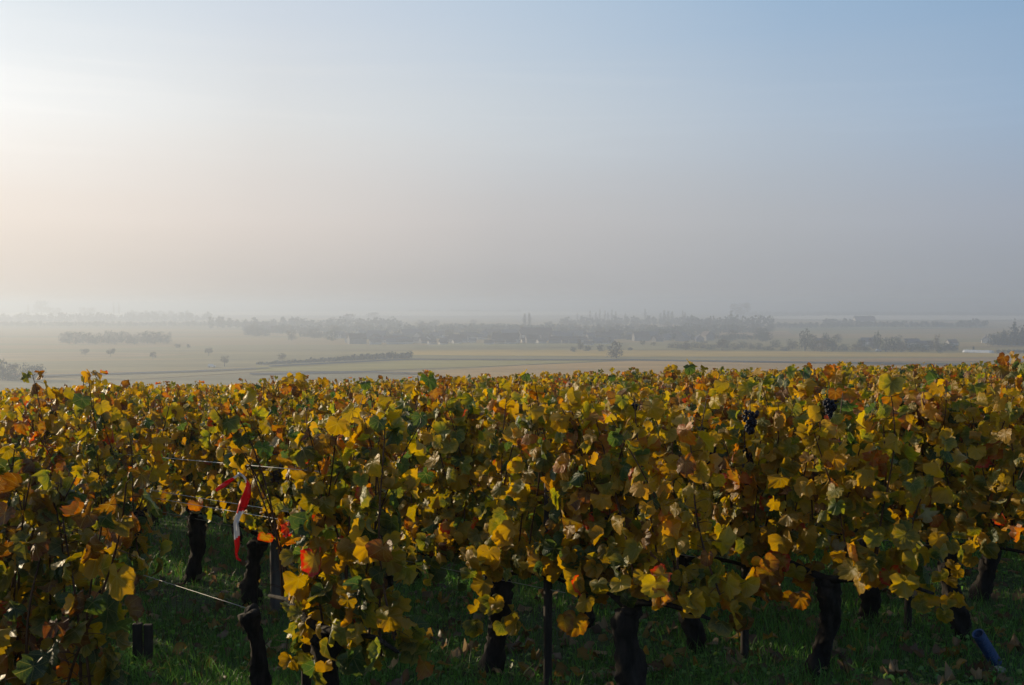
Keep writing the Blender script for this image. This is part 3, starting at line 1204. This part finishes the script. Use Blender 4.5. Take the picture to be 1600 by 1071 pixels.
TAN, GOLD, OLIVE, GREY, SOIL = (.54, .30, .07), (.52, .33, .055), (.36, .28, .055), (.28, .22, .10), (.40, .23, .07)
ff = [
    ('field', [(0, 566), (420, 560), (640, 557), (640, 562), (300, 577), (0, 585)], (.19, .165, .08)),
    ('field', [(0, 552), (140, 550), (310, 554), (130, 561), (0, 563)], (.27, .21, .11)),
    ('field', [(120, 547), (520, 545), (860, 545), (640, 553), (380, 556)], (.215, .185, .085)),
    ('field', [(640, 547), (1000, 547), (1600, 552.5), (1600, 558), (960, 557.5), (640, 555)], GOLD),
    ('field', [(60, 588), (420, 572), (560, 572), (420, 580), (200, 594)], (.22, .185, .10)),
    ('field', [(400, 572), (640, 563), (960, 563.5), (800, 571), (560, 580), (400, 580)], OLIVE),
    ('field', [(620, 583), (820, 571), (990, 564), (1600, 574), (1600, 590), (1100, 594), (800, 594)], TAN),
    ('field', [(0, 592), (200, 596), (430, 581), (560, 582), (780, 596), (600, 612), (0, 622)], GREY),
    ('field', [(1100, 565), (1400, 560), (1600, 559), (1600, 565), (1240, 565.5)], SOIL),
    ('field', [(700, 537), (950, 536), (960, 541), (800, 544), (640, 543)], (.19, .18, .085)),
    ('field', [(975, 537), (1050, 537), (1150, 547), (990, 547)], (.21, .19, .09)),
    ('field', [(1500, 535), (1600, 535), (1600, 541), (1500, 542)], (.26, .2, .09)),
    ('field', [(1120, 519), (1230, 517), (1240, 524), (1130, 525)], (.26, .19, .10)),
    ('field', [(1230, 510), (1500, 506), (1560, 512), (1240, 518)], (.16, .17, .09)),
    ('track', [(420, 571.2), (640, 560.6), (960, 561.2), (1600, 569.5), (1600, 571.4), (960, 562.9), (640, 562.2), (420, 573.2)], (.045, .05, .04)),
    ('track', [(0, 588), (300, 578.8), (420, 574), (420, 575.4), (300, 580.8), (0, 590)], (.07, .07, .055)),
    ('track', [(390, 583), (560, 579.6), (700, 583.5), (560, 582.2), (390, 585.5)], (.06, .06, .055)),
    ('track', [(1000, 588), (1230, 578), (1600, 573), (1600, 574.6), (1230, 580), (1000, 590)], (.08, .075, .065)),
]
for i, (nm, pts, c) in enumerate(ff):
    field(nm, pts, c, .05 + .05 * i)

# ------------------------------------------------------------------ trees of the plain
def clump_mesh(name, blobs, n, size, seed, m, flat=1.0):
    """many small leaf-clump faces spread through the volume of several blobs (centre, radii)"""
    rng = np.random.default_rng(seed)
    w = np.array([b[1][0] * b[1][1] * b[1][2] for b in blobs]) ** .7
    idx = rng.choice(len(blobs), n, p=w / w.sum())
    C = np.array([b[0] for b in blobs])[idx]
    Rr = np.array([b[1] for b in blobs])[idx]
    d = rng.normal(0, 1, (n, 3))
    d /= np.linalg.norm(d, axis=1, keepdims=True)
    P = C + d * Rr * (rng.random((n, 1)) ** .42)
    a = rng.normal(0, 1, (n, 3)); a /= np.linalg.norm(a, axis=1, keepdims=True)
    b = np.cross(a, rng.normal(0, 1, (n, 3))); b /= np.linalg.norm(b, axis=1, keepdims=True) + 1e-9
    s = rng.uniform(.55, 1.3, (n, 1)) * size
    V = np.empty((n, 4, 3))
    V[:, 0] = P + a * s; V[:, 1] = P + b * s * .8; V[:, 2] = P - a * s * .9; V[:, 3] = P - b * s * .7
    V[..., 2] = np.maximum(V[..., 2], .01)
    t = np.array([[0, 1, 2], [0, 2, 3]])
    tr = (t[None] + (np.arange(n) * 4)[:, None, None]).reshape(-1, 3)
    j = rng.uniform(.6, 1.4, (n, 1)) * np.exp(rng.normal(0, .12, (n, 3)))
    c4 = np.repeat(np.hstack([j, np.ones((n, 1))]), 4, 0)
    return np_mesh(name, V.reshape(-1, 3), tr, [m], {'c1': c4}, smooth=False)


def tree_material(name, c):
    m, t, b, out = mat(name)
    t.links.new(mixc(t, 1.0, attr(t, 'c1').outputs['Color'], c, 'MULTIPLY'), b.inputs['Base Color'])
    b.inputs['Roughness'].default_value = .8
    b.inputs['Specular IOR Level'].default_value = .15
    return m


M_TREE = [tree_material('autumn_crown', (.095, .08, .038)), tree_material('green_crown', (.06, .075, .036)), tree_material('yellow_crown', (.17, .13, .045)),
          tree_material('conifer_needles', (.028, .042, .03))]
M_TBARK = plain_material('tree_bark', (.04, .033, .028), (.09, .075, .06), 1.5, .9)


def crown(kind, seed):
    rng = random.Random(seed)
    if kind == 'round':
        bl = [((0, 0, .60), (.40, .40, .34))]
        for k in range(8):
            a = k * 2.4 + rng.random()
            r = rng.uniform(.2, .34)
            bl.append(((r * math.cos(a), r * math.sin(a), rng.uniform(.36, .84)), (rng.uniform(.13, .2),) * 3))
        return bl, 560, .040
    if kind == 'full':
        bl = [((0, 0, .5), (.42, .42, .46)), ((.1, .1, .2), (.45, .4, .2)), ((-.15, .05, .25), (.35, .4, .22))]
        for k in range(7):
            a = k * 2.4 + rng.random()
            r = rng.uniform(.15, .32)
            bl.append(((r * math.cos(a), r * math.sin(a), rng.uniform(.3, .85)), (rng.uniform(.12, .2),) * 3))
        return bl, 620, .042
    if kind == 'poplar':
        bl = [((rng.uniform(-.04, .04), rng.uniform(-.04, .04), .12 + .10 * k), ((.40 - .034 * abs(k - 3)) * rng.uniform(.85, 1.1),) * 2 + (.09,)) for k in range(9)]
        return bl, 420, .045
    if kind == 'conifer':
        bl = [((rng.uniform(-.03, .03), rng.uniform(-.03, .03), .08 + .09 * k), ((.46 - .044 * k) * rng.uniform(.8, 1.15),) * 2 + (.05,)) for k in range(10)]
        return bl, 520, .042
    bl = [((rng.uniform(-.3, .3), rng.uniform(-.2, .2), rng.uniform(.25, .6)), (rng.uniform(.2, .32), rng.uniform(.2, .32), rng.uniform(.25, .4))) for k in range(5)]
    return bl, 320, .06


CROWNS = {}
for kind, nvar, mats_ in (('round', 5, (0, 1, 2)), ('full', 5, (0, 1, 2)), ('poplar', 3, (0, 1)), ('conifer', 2, (3,)), ('bush', 3, (0, 1))):
    for mi_ in mats_:
        CROWNS[(kind, mi_)] = []
        for s in range(nvar):
            bl, n_, sz = crown(kind, 60 + s * 7 + mi_)
            CROWNS[(kind, mi_)].append(clump_mesh('crown', bl, n_, sz, 60 + s + mi_ * 10, M_TREE[mi_]))
tk = MB()
tk.tube([(0, 0, -.03), (.005, 0, .15), (-.01, .005, .35), (.01, 0, .62)], [.036, .026, .022, .008], n=7, rough=.1)
for k in range(5):
    a = k * 2.3
    tk.tube([(0, 0, .27 + .05 * k), (.11 * math.cos(a), .11 * math.sin(a), .42 + .05 * k), (.24 * math.cos(a), .24 * math.sin(a), .52 + .05 * k)], [.014, .010, .004], n=5)
ME_TRUNK = tk.mesh('trunk', [M_TBARK])


def far_tree(u, v, h, w, kind, mi_, label, group, name='tree', seed=0):
    """foot at pixel (u, v) of the plain; h and w: size in pixels there"""
    p = on_plain(u, v)
    m_px = p.y / F
    rng = random.Random(int(u * 13 + v * 7) + seed)
    root = obj(name, None, None, p)
    root.rotation_euler = (0, 0, rng.random() * 6.28)
    tag(root, label, {'bush': 'bush'}.get(kind, 'tree'), group)
    c = obj('crown', rng.choice(CROWNS[(kind, mi_)]), root)
    wd = {'full': .95, 'round': .98, 'poplar': .84, 'conifer': .96, 'bush': 1.1}[kind]
    c.scale = (w * m_px / wd, w * m_px / wd, h * m_px / {'full': .98, 'round': .99, 'poplar': 1.02, 'conifer': .98, 'bush': .85}[kind])
    if kind != 'bush':
        t = obj('trunk', ME_TRUNK, root)
        t.scale = (h * m_px,) * 3
    return root


T = far_tree
T(963, 560, 28, 28, 'full', 0, 'large round solitary dark tree beside the field track, biggest in the open fields', None)
for (u, v, h, w), s in zip([(133, 556, 11, 16), (173, 558, 14, 17), (239, 562, 13, 14), (326, 556, 13, 16), (351, 573, 17, 17), (441, 566, 15, 16)],
                           ['pale squat tree, first from the left of the small field trees', 'rounded tree between the squat tree and the thin field tree',
                            'thin small tree with a short stem standing alone in the fields', 'round headed tree on the pale field above the hedgerow end',
                            'tall square crowned tree where the hedgerow begins', 'yellowish tree rising out of the middle of the hedgerow']):
    T(u, v, h, w, 'round', 2 if u in (441, 351) else 0, s, 'small trees dotted in the fields')
for u, v, h, w, s in [(278, 544, 6, 13, 'low wide bush on the pale field, left one of a pair'), (295, 544, 6, 8, 'small bush on the pale field, right one of a pair')]:
    T(u, v, h, w, 'bush', 0, s, 'bushes in the fields', 'bush')
for u, h, w in [(4, 36, 26), (24, 27, 30), (43, 30, 26), (60, 27, 30), (14, 24, 26)]:
    T(u, 594 + (u % 3), h, w, 'full', 1 if u != 24 else 0, 'tree of the dark copse at the left edge above the vines', 'trees of the copse at the left edge')
for j in range(17):
    T(98 + j * 10.2, 536 + (j * 7 % 3), 16 + (j * 5 % 6), 17, 'full', j % 2, 'tree of the long pale wood edge in the left fields', 'trees of the long wood edge')
for u, v, h, w in [(895, 550, 8, 16), (907, 547, 16, 13), (918, 549, 9, 20), (938, 549, 11, 18), (985, 549, 6, 16), (952, 548, 8, 12)]:
    T(u, v, h, w, 'bush', 1 if u != 907 else 0, 'bush in the scrub beside the large solitary tree', 'bushes beside the solitary tree', 'bush')
for u, v, h, w, s in [(1004, 541, 9, 12, 'small round tree just right of the solitary tree, farther off'), (1021, 542, 7, 10, 'low tree beside the small round tree in the meadow'),
                      (1071, 548, 13, 15, 'round tree at the near edge of the village trees'), (1128, 548, 18, 18, 'bigger dark round tree right of the meadow edge')]:
    T(u, v, h, w, 'round', 0, s, None)
for j in range(12):
    T(1050 + j * 12.3, 545 + (j % 3), 10 + (j * 7 % 5), 18, 'full', j % 2, 'tree of the scrubby line between the meadow and the villa gardens', 'trees of the scrubby line')
# villa gardens at right
for u, v, h, w, mi_ in [(1212, 544, 14, 20, 1), (1238, 546, 16, 22, 0), (1258, 548, 37, 21, 1), (1272, 549, 20, 22, 1), (1284, 550, 23, 20, 2), (1300, 550, 28, 25, 1), (1320, 549, 12, 22, 1),
                        (1338, 549, 13, 20, 2), (1352, 549, 11, 18, 1), (1371, 547, 31, 14, 1), (1384, 550, 24, 22, 1), (1397, 550, 26, 22, 1), (1408, 550, 16, 18, 2), (1424, 550, 14, 24, 1),
                        (1442, 550, 13, 22, 1), (1464, 549, 27, 13, 2), (1476, 549, 14, 18, 1), (1491, 549, 13, 18, 1), (1228, 549, 8, 22, 1), (1310, 536, 16, 14, 2), (1200, 548, 8, 24, 1), (1346, 545, 17, 20, 1), (1364, 546, 20, 16, 0), (1415, 547, 17, 14, 1), (1434, 547, 15, 12, 1), (1455, 548, 16, 16, 0), (1482, 546, 13, 16, 1), (1290, 544, 26, 16, 1), (1270, 546, 24, 18, 0), (1404, 545, 24, 14, 1)]:
    T(u, v, h, w, 'full', mi_, 'garden tree around the villas in the clump at right', 'garden trees around the villas')
T(1467, 553, 13, 17, 'bush', 1, 'dark round bush at the field edge below the villa gardens', None, 'bush')
T(1585, 541, 46, 22, 'conifer', 3, 'tall pointed spruce above the wood at the right edge', None, 'spruce_tree')
T(1568, 540, 28, 16, 'conifer', 3, 'shorter spruce left of the tall pointed spruce', None, 'spruce_tree')
T(1601, 541, 44, 24, 'conifer', 3, 'spruce cut by the right edge of the picture', None, 'spruce_tree')
for j, u in enumerate((1552, 1561, 1574, 1580, 1592, 1600)):
    T(u, 541, 20 + j % 3 * 3, 22, 'full', 1, 'dark tree of the wood around the tall spruce', 'trees around the spruces')
for j in range(6):
    T(1560 + j * 8, 553, 7, 14, 'bush', 1, 'bush of the low hedge right of the long white polytunnel', 'bushes of the low hedge at right', 'bush')
T(1521, 550, 9, 5, 'bush', 1, 'small dark bush rising behind the long white polytunnel', None, 'bush')
# poplars in the mist
for u, v, h, w, s in [(819.5, 514, 25, 8, 'left one of a close pair of poplars above the village roofs'), (827.5, 514, 26, 8, 'right one of a close pair of poplars above the village roofs'),
                      (1142, 511, 26, 9, 'lone poplar above the wood right of the row of five'), (178, 496, 25, 4, 'left one of the two slim poplars in bright mist at left'),
                      (186, 496, 25, 4, 'right one of the two slim poplars in bright mist at left'), (44, 496, 21, 5, 'slim poplar left of the big domed misty tree')]:
    T(u, v, h, w, 'poplar', 0, s, None, 'poplar_tree')
for u, h in [(1032, 19), (1038, 24), (1044, 23), (1050, 22)]:
    T(u, 508, h, 8, 'poplar', 1, 'poplar of the tight dark row above the village', 'poplars of the tight dark row', 'poplar_tree')
for j, u in enumerate([902, 922, 931, 937, 945, 950, 956, 962, 977, 1067, 1070, 1008]):
    T(u, 504, 15 + (j * 5 % 8), 4 + j % 3, 'poplar', 0, 'slim poplar of the misty row behind the village', 'poplars of the misty row', 'poplar_tree')
for u, v, h, w, s in [(65, 497, 28, 30, 'big domed tree in bright mist at far left'), (84, 497, 17, 26, 'wide low tree leaning on the big domed misty tree'),
                      (137, 497, 17, 34, 'broad flat topped tree in mist right of the domed tree'), (545, 508, 18, 26, 'broad domed tree in mist behind the left of the village'),
                      (520, 508, 14, 10, 'small round tree beside the broad domed tree in mist'), (583, 500, 12, 26, 'wide faint tree on the misty horizon, left of centre'),
                      (1157, 499, 26, 40, 'huge faint domed tree on the misty horizon at right')]:
    T(u, v, h, w, 'round', 0, s, None)
rng = random.Random(12)
for j in range(150):                                          # the trees in and around the village
    u = rng.uniform(380, 1205)
    v = rng.triangular(506, 535, 519)
    dd = (v - 478) / 52
    T(u, v, rng.uniform(8, 16) * dd + 3, rng.uniform(14, 26) * dd + 3, 'full', rng.choice((0, 1, 1, 2)), 'tree among the houses of the misty village', 'trees of the village')


def mass(name, spans, seed, label):
    """far-off wood that reads as one mass: (u0, u1, v, h px)"""
    rng = random.Random(seed)
    vs, ts, cs = [], [], []
    base = 0
    for u0, u1, v, h in spans:
        u = u0
        while u < u1:
            p = on_plain(u, v + rng.uniform(-.4, .4))
            mp_ = p.y / F
            hh = h * rng.uniform(.7, 1.15) * mp_
            ww = h * rng.uniform(.5, 1.0) * mp_
            bl = [((0, 0, hh * .5), (ww * .6, ww * .6, hh * .5))]
            me = clump_mesh('t', bl, 90, hh * .13, rng.randrange(9999), None)
            q = np.empty(len(me.vertices) * 3, np.float32)
            me.vertices.foreach_get('co', q)
            q = q.reshape(-1, 3) + np.array(p)
            c = np.empty(len(me.vertices) * 4, np.float32)
            me.attributes['c1'].data.foreach_get('color', c)
            k = len(q) // 4
            t = np.array([[0, 1, 2], [0, 2, 3]])
            vs.append(q); cs.append(c.reshape(-1, 4))
            ts.append((t[None] + (np.arange(k) * 4)[:, None, None]).reshape(-1, 3) + base)
            base += len(q)
            bpy.data.meshes.remove(me)
            u += h * rng.uniform(.35, .75)
    me = np_mesh(name, np.vstack(vs), np.vstack(ts), [M_TREE[1]], {'c1': np.vstack(cs)}, smooth=False)
    tag(obj(name, me), label, 'wood', kind='stuff')


mass('far_wood', [(0, 330, 503, 14), (200, 300, 498, 12), (330, 640, 513, 16), (640, 810, 493, 9), (880, 1100, 509, 14), (1085, 1205, 514, 22), (1150, 1600, 494, 7),
                  (1205, 1330, 513, 9), (1290, 1330, 510, 12), (1330, 1520, 512, 10), (1500, 1545, 512, 14), (1030, 1180, 521, 14), (1535, 1600, 489, 12), (700, 900, 516, 10), (395, 985, 520, 12), (470, 960, 527, 8), (975, 1200, 531, 9), (0, 420, 510, 8), (980, 1130, 524, 12)], 4,
     'belts of faint woodland fading into the mist across the plain')

# hedgerow
def hedgerow():
    rng = random.Random(8)
    A, B = on_plain(405, 570), on_plain(640, 560)
    bl = []
    for j in range(60):
        f = j / 59
        p = A.lerp(B, f)
        h = (1.3 + 3.2 * f) * rng.uniform(.7, 1.25)
        bl.append(((p.x - A.x, p.y - A.y, h * .5), (2.6, 2.4, h * .55)))
    me = clump_mesh('hedgerow', bl, 2600, .75, 5, M_TREE[1])
    tag(obj('hedgerow', me, None, A), 'long dark hedgerow rising to the right across the fields', 'hedge')


hedgerow()

# ------------------------------------------------------------------ houses
M_WALL = [plain_material('render_pale', (.52, .49, .44), (.66, .62, .56), .8, .9), plain_material('render_grey', (.20, .19, .18), (.28, .27, .25), .8, .9)]
M_ROOF = [plain_material('roof_brown', (.10, .075, .065), (.17, .125, .105), .9, .85, stretch=(1, 4, 1)), plain_material('roof_slate', (.10, .10, .115), (.16, .16, .18), .9, .8, stretch=(1, 4, 1))]
M_GLASS = plain_material('window_dark', (.02, .022, .028), (.04, .042, .05), 1, .2)


def house_meshes(lx, ly, hw, hr):
    """walls with gables along x, a roof with overhanging eaves, a chimney"""
    w = MB()
    a, b = lx / 2, ly / 2
    w.add([(-a, -b, -.5), (a, -b, -.5), (a, b, -.5), (-a, b, -.5), (-a, -b, hw), (a, -b, hw), (a, b, hw), (-a, b, hw), (-a, 0, hw + hr), (a, 0, hw + hr)],
          [(0, 1, 5, 4), (2, 3, 7, 6), (1, 2, 6, 9, 5), (3, 0, 4, 8, 7)])
    r = MB()
    e = .5
    s = hr / b
    for sg in (-1, 1):
        y0, y1 = sg * (b + e), 0
        z0, z1 = hw - e * s, hw + hr
        vs = [(-a - e, y0, z0 + .02), (a + e, y0, z0 + .02), (a + e, y1, z1 + .02), (-a - e, y1, z1 + .02)]
        vs += [(x, y, z + .28) for x, y, z in vs]
        r.add(vs, [(0, 1, 2, 3), (7, 6, 5, 4), (0, 4, 5, 1), (1, 5, 6, 2), (3, 7, 4, 0)])
    c = MB()
    c.box((a * .55, -.4, hw + hr * .6), (a * .55 + .8, .4, hw + hr + 1.2))
    return w, r, c


HS = []
for i, dims in enumerate([(12, 8, 3.2, 3.4), (16, 9, 5.4, 4.0), (22, 10, 4.2, 4.6), (10, 7, 3.0, 3.0)]):
    w, r, c = house_meshes(*dims)
    for j in range(2):
        HS.append((w.mesh('wall', [M_WALL[j]], False), r.mesh('roof', [M_ROOF[(i + j) % 2]], False), c.mesh('chimney', [M_WALL[1]], False)))


def house(u, v, hi, rot, label, group, sc_=1.0):
    p = on_plain(u, v)
    root = obj('house', None, None, p)
    root.rotation_euler = (0, 0, rot)
    root.scale = (sc_,) * 3
    tag(root, label, 'house', group)
    w, r, c = HS[hi]
    obj('wall', w, root)
    ro = obj('roof', r, root)
    obj('chimney', c, ro)
    return root


rng = random.Random(31)
for j in range(52):
    u = 520 + 450 * (j + rng.random()) / 52
    v = rng.uniform(526, 538)
    house(u, v, rng.randrange(8), rng.choice((0.1, .4, 1.3, -.3)) + rng.uniform(-.2, .2), 'small pale house among the trees of the misty village', 'houses of the village', rng.uniform(.8, 1.15))
for j in range(10):
    house(988 + j * 13, 530 + (j * 3 % 5), 1 + 2 * (j % 4), .2 * j, 'grey house in the darker right part of the village', 'grey houses of the village')
for j in range(26):
    house(575 + 385 * (j + rng.random()) / 26, rng.uniform(535, 540.5), rng.choice((0, 6, 0, 3)), rng.uniform(-.4, .5), 'small pale house on the near edge of the misty village', 'houses on the near edge of the village', rng.uniform(.6, .85))
house(838, 531, 4, .05, 'long pale barn with a white gable below the pair of poplars', None, 1.45)
house(1283, 541, 2, .1, 'villa with a dark roof between tall garden trees, left of the villas', None, .75)
house(1357, 541, 2, -.15, 'villa with a long dark roof left of the slim yellow garden tree', None, .8)
house(1424, 543, 2, .05, 'pale villa with a broad roof in the middle of the clump at right', None, .8)
house(1447, 543, 0, -.1, 'lower pale house joined beside the broad roofed villa', None, .85)
house(1487, 540, 0, .3, 'pale house at the right end of the villa gardens', None, .8)
house(1541, 537, 6, 1.2, 'small house with a steep dark roof and white gable before the spruces', None, 1.2)
house(1350, 507, 4, .1, 'large hazy farmhouse on the farther fields above the villas', None, 1.8)


def polytunnel():
    A, B = on_plain(1506, 551), on_plain(1551, 552.5)
    d = (B - A)
    ln = d.length
    mb = MB()
    n = 12
    vs, fs = [], []
    for i in range(13):
        for k in range(n + 1):
            a = math.pi * k / n
            vs.append((ln * i / 12, 2.6 * math.cos(a), .2 + 2.0 * math.sin(a)))
    for i in range(12):
        for k in range(n):
            fs.append((i * (n + 1) + k, (i + 1) * (n + 1) + k, (i + 1) * (n + 1) + k + 1, i * (n + 1) + k + 1))
    fs += [tuple(range(n + 1)), tuple(12 * (n + 1) + k for k in range(n, -1, -1))]
    mb.add(vs, fs)
    for i in range(13):
        mb.tube([(ln * i / 12, 2.63 * math.cos(math.pi * k / n), .2 + 2.03 * math.sin(math.pi * k / n)) for k in range(n + 1)], [.05] * (n + 1), n=5)
    m = plain_material('white_film', (.62, .62, .62), (.78, .78, .77), .6, .4)
    o = obj('polytunnel', mb.mesh('polytunnel', [m]), None, A)
    o.rotation_euler = (0, 0, math.atan2(d.y, d.x))
    tag(o, 'long low white polytunnel in the fields near the right edge', 'polytunnel')


polytunnel()


def parked_van(u, v, label, rot):
    """small white vehicle, a few pixels long"""
    p = on_plain(u, v)
    mb = MB()
    mb.box((-2.3, -.9, .45), (2.3, .9, 1.1))
    mb.add([(-2.2, -.85, 1.1), (1.2, -.85, 1.1), (1.2, .85, 1.1), (-2.2, .85, 1.1), (-2.1, -.75, 2.0), (.6, -.75, 2.0), (.6, .75, 2.0), (-2.1, .75, 2.0)],
           [(0, 1, 5, 4), (1, 2, 6, 5), (2, 3, 7, 6), (3, 0, 4, 7), (4, 5, 6, 7)])
    root = obj('parked_vehicle', None, None, p)
    root.rotation_euler = (0, 0, rot)
    tag(root, label, 'vehicle')
    o = obj('body', mb.mesh('body', [plain_material('white_paint', (.7, .7, .7), (.8, .8, .8), 1, .3)], False), root)
    for x in (-1.4, 1.4):
        for y in (-.92, .92):
            wb = MB()
            wb.tube([(x, y - .1, .35), (x, y + .1, .35)], [.35, .35], n=12)
            obj('wheel', wb.mesh('wheel', [M_GLASS]), root)


parked_van(331, 574.5, 'small white vehicle on the track at the start of the hedgerow', .2)
parked_van(1373, 549.5, 'small white vehicle at the field edge below the villa gardens', .1)

# ------------------------------------------------------------------ haze
def haze():
    m = bpy.data.materials.new('haze_air')
    m.use_nodes = True
    t = m.node_tree
    for n in list(t.nodes):
        if n.type != 'OUTPUT_MATERIAL':
            t.nodes.remove(n)
    out = [n for n in t.nodes if n.type == 'OUTPUT_MATERIAL'][0]
    pv = t.nodes.new('ShaderNodeVolumePrincipled')
    pv.inputs['Color'].default_value = (.59, .67, .815, 1)
    pv.inputs['Density'].default_value = HAZE
    pv.inputs['Anisotropy'].default_value = .44
    t.links.new(pv.outputs[0], out.inputs['Volume'])
    mb = MB()
    mb.box((-9400, -9400, -37.0), (9400, 9400, 14.0))
    o = obj('haze', mb.mesh('haze', [m], False))
    tag(o, 'pale morning haze over the whole plain', 'haze', kind='stuff')


HAZE = 0.00074
haze()


def mist(u0, u1, v, depth, height, density, label):
    """low bank of white mist lying on the plain"""
    A, B = on_plain(u0, v), on_plain(u1, v)
    c = (A + B) / 2
    mb = MB()
    vs, fs = [], []
    nu, nv = 28, 12
    for j in range(nv + 1):
        th = math.pi * j / nv
        for k in range(nu):
            ph = 2 * math.pi * k / nu
            vs.append(((B - A).length / 2 * math.sin(th) * math.cos(ph), depth / 2 * math.sin(th) * math.sin(ph), height / 2 * math.cos(th)))
    for j in range(nv):
        for k in range(nu):
            k2 = (k + 1) % nu
            fs.append((j * nu + k, (j + 1) * nu + k, (j + 1) * nu + k2, j * nu + k2))
    mb.add(vs, fs)
    m = bpy.data.materials.new('mist')
    m.use_nodes = True
    t = m.node_tree
    t.nodes.remove(t.nodes['Principled BSDF'])
    pv = t.nodes.new('ShaderNodeVolumePrincipled')
    pv.inputs['Color'].default_value = (.97, .97, .97, 1)
    pv.inputs['Density'].default_value = density
    pv.inputs['Anisotropy'].default_value = .3
    t.links.new(pv.outputs[0], t.nodes['Material Output'].inputs['Volume'])
    o = obj('mist_bank', mb.mesh('mist_bank', [m]), None, (c.x, c.y, PLAIN + height * .5 + .6))
    tag(o, label, 'mist', kind='stuff')


mist(250, 1010, 493.5, 900, 16, .007, 'thin bright streak of ground mist behind the village')
mist(1160, 1720, 500, 500, 11, .008, 'low streak of ground mist across the right of the plain')
mist(-150, 300, 496, 700, 14, .007, 'bright ground mist among the far trees at left')
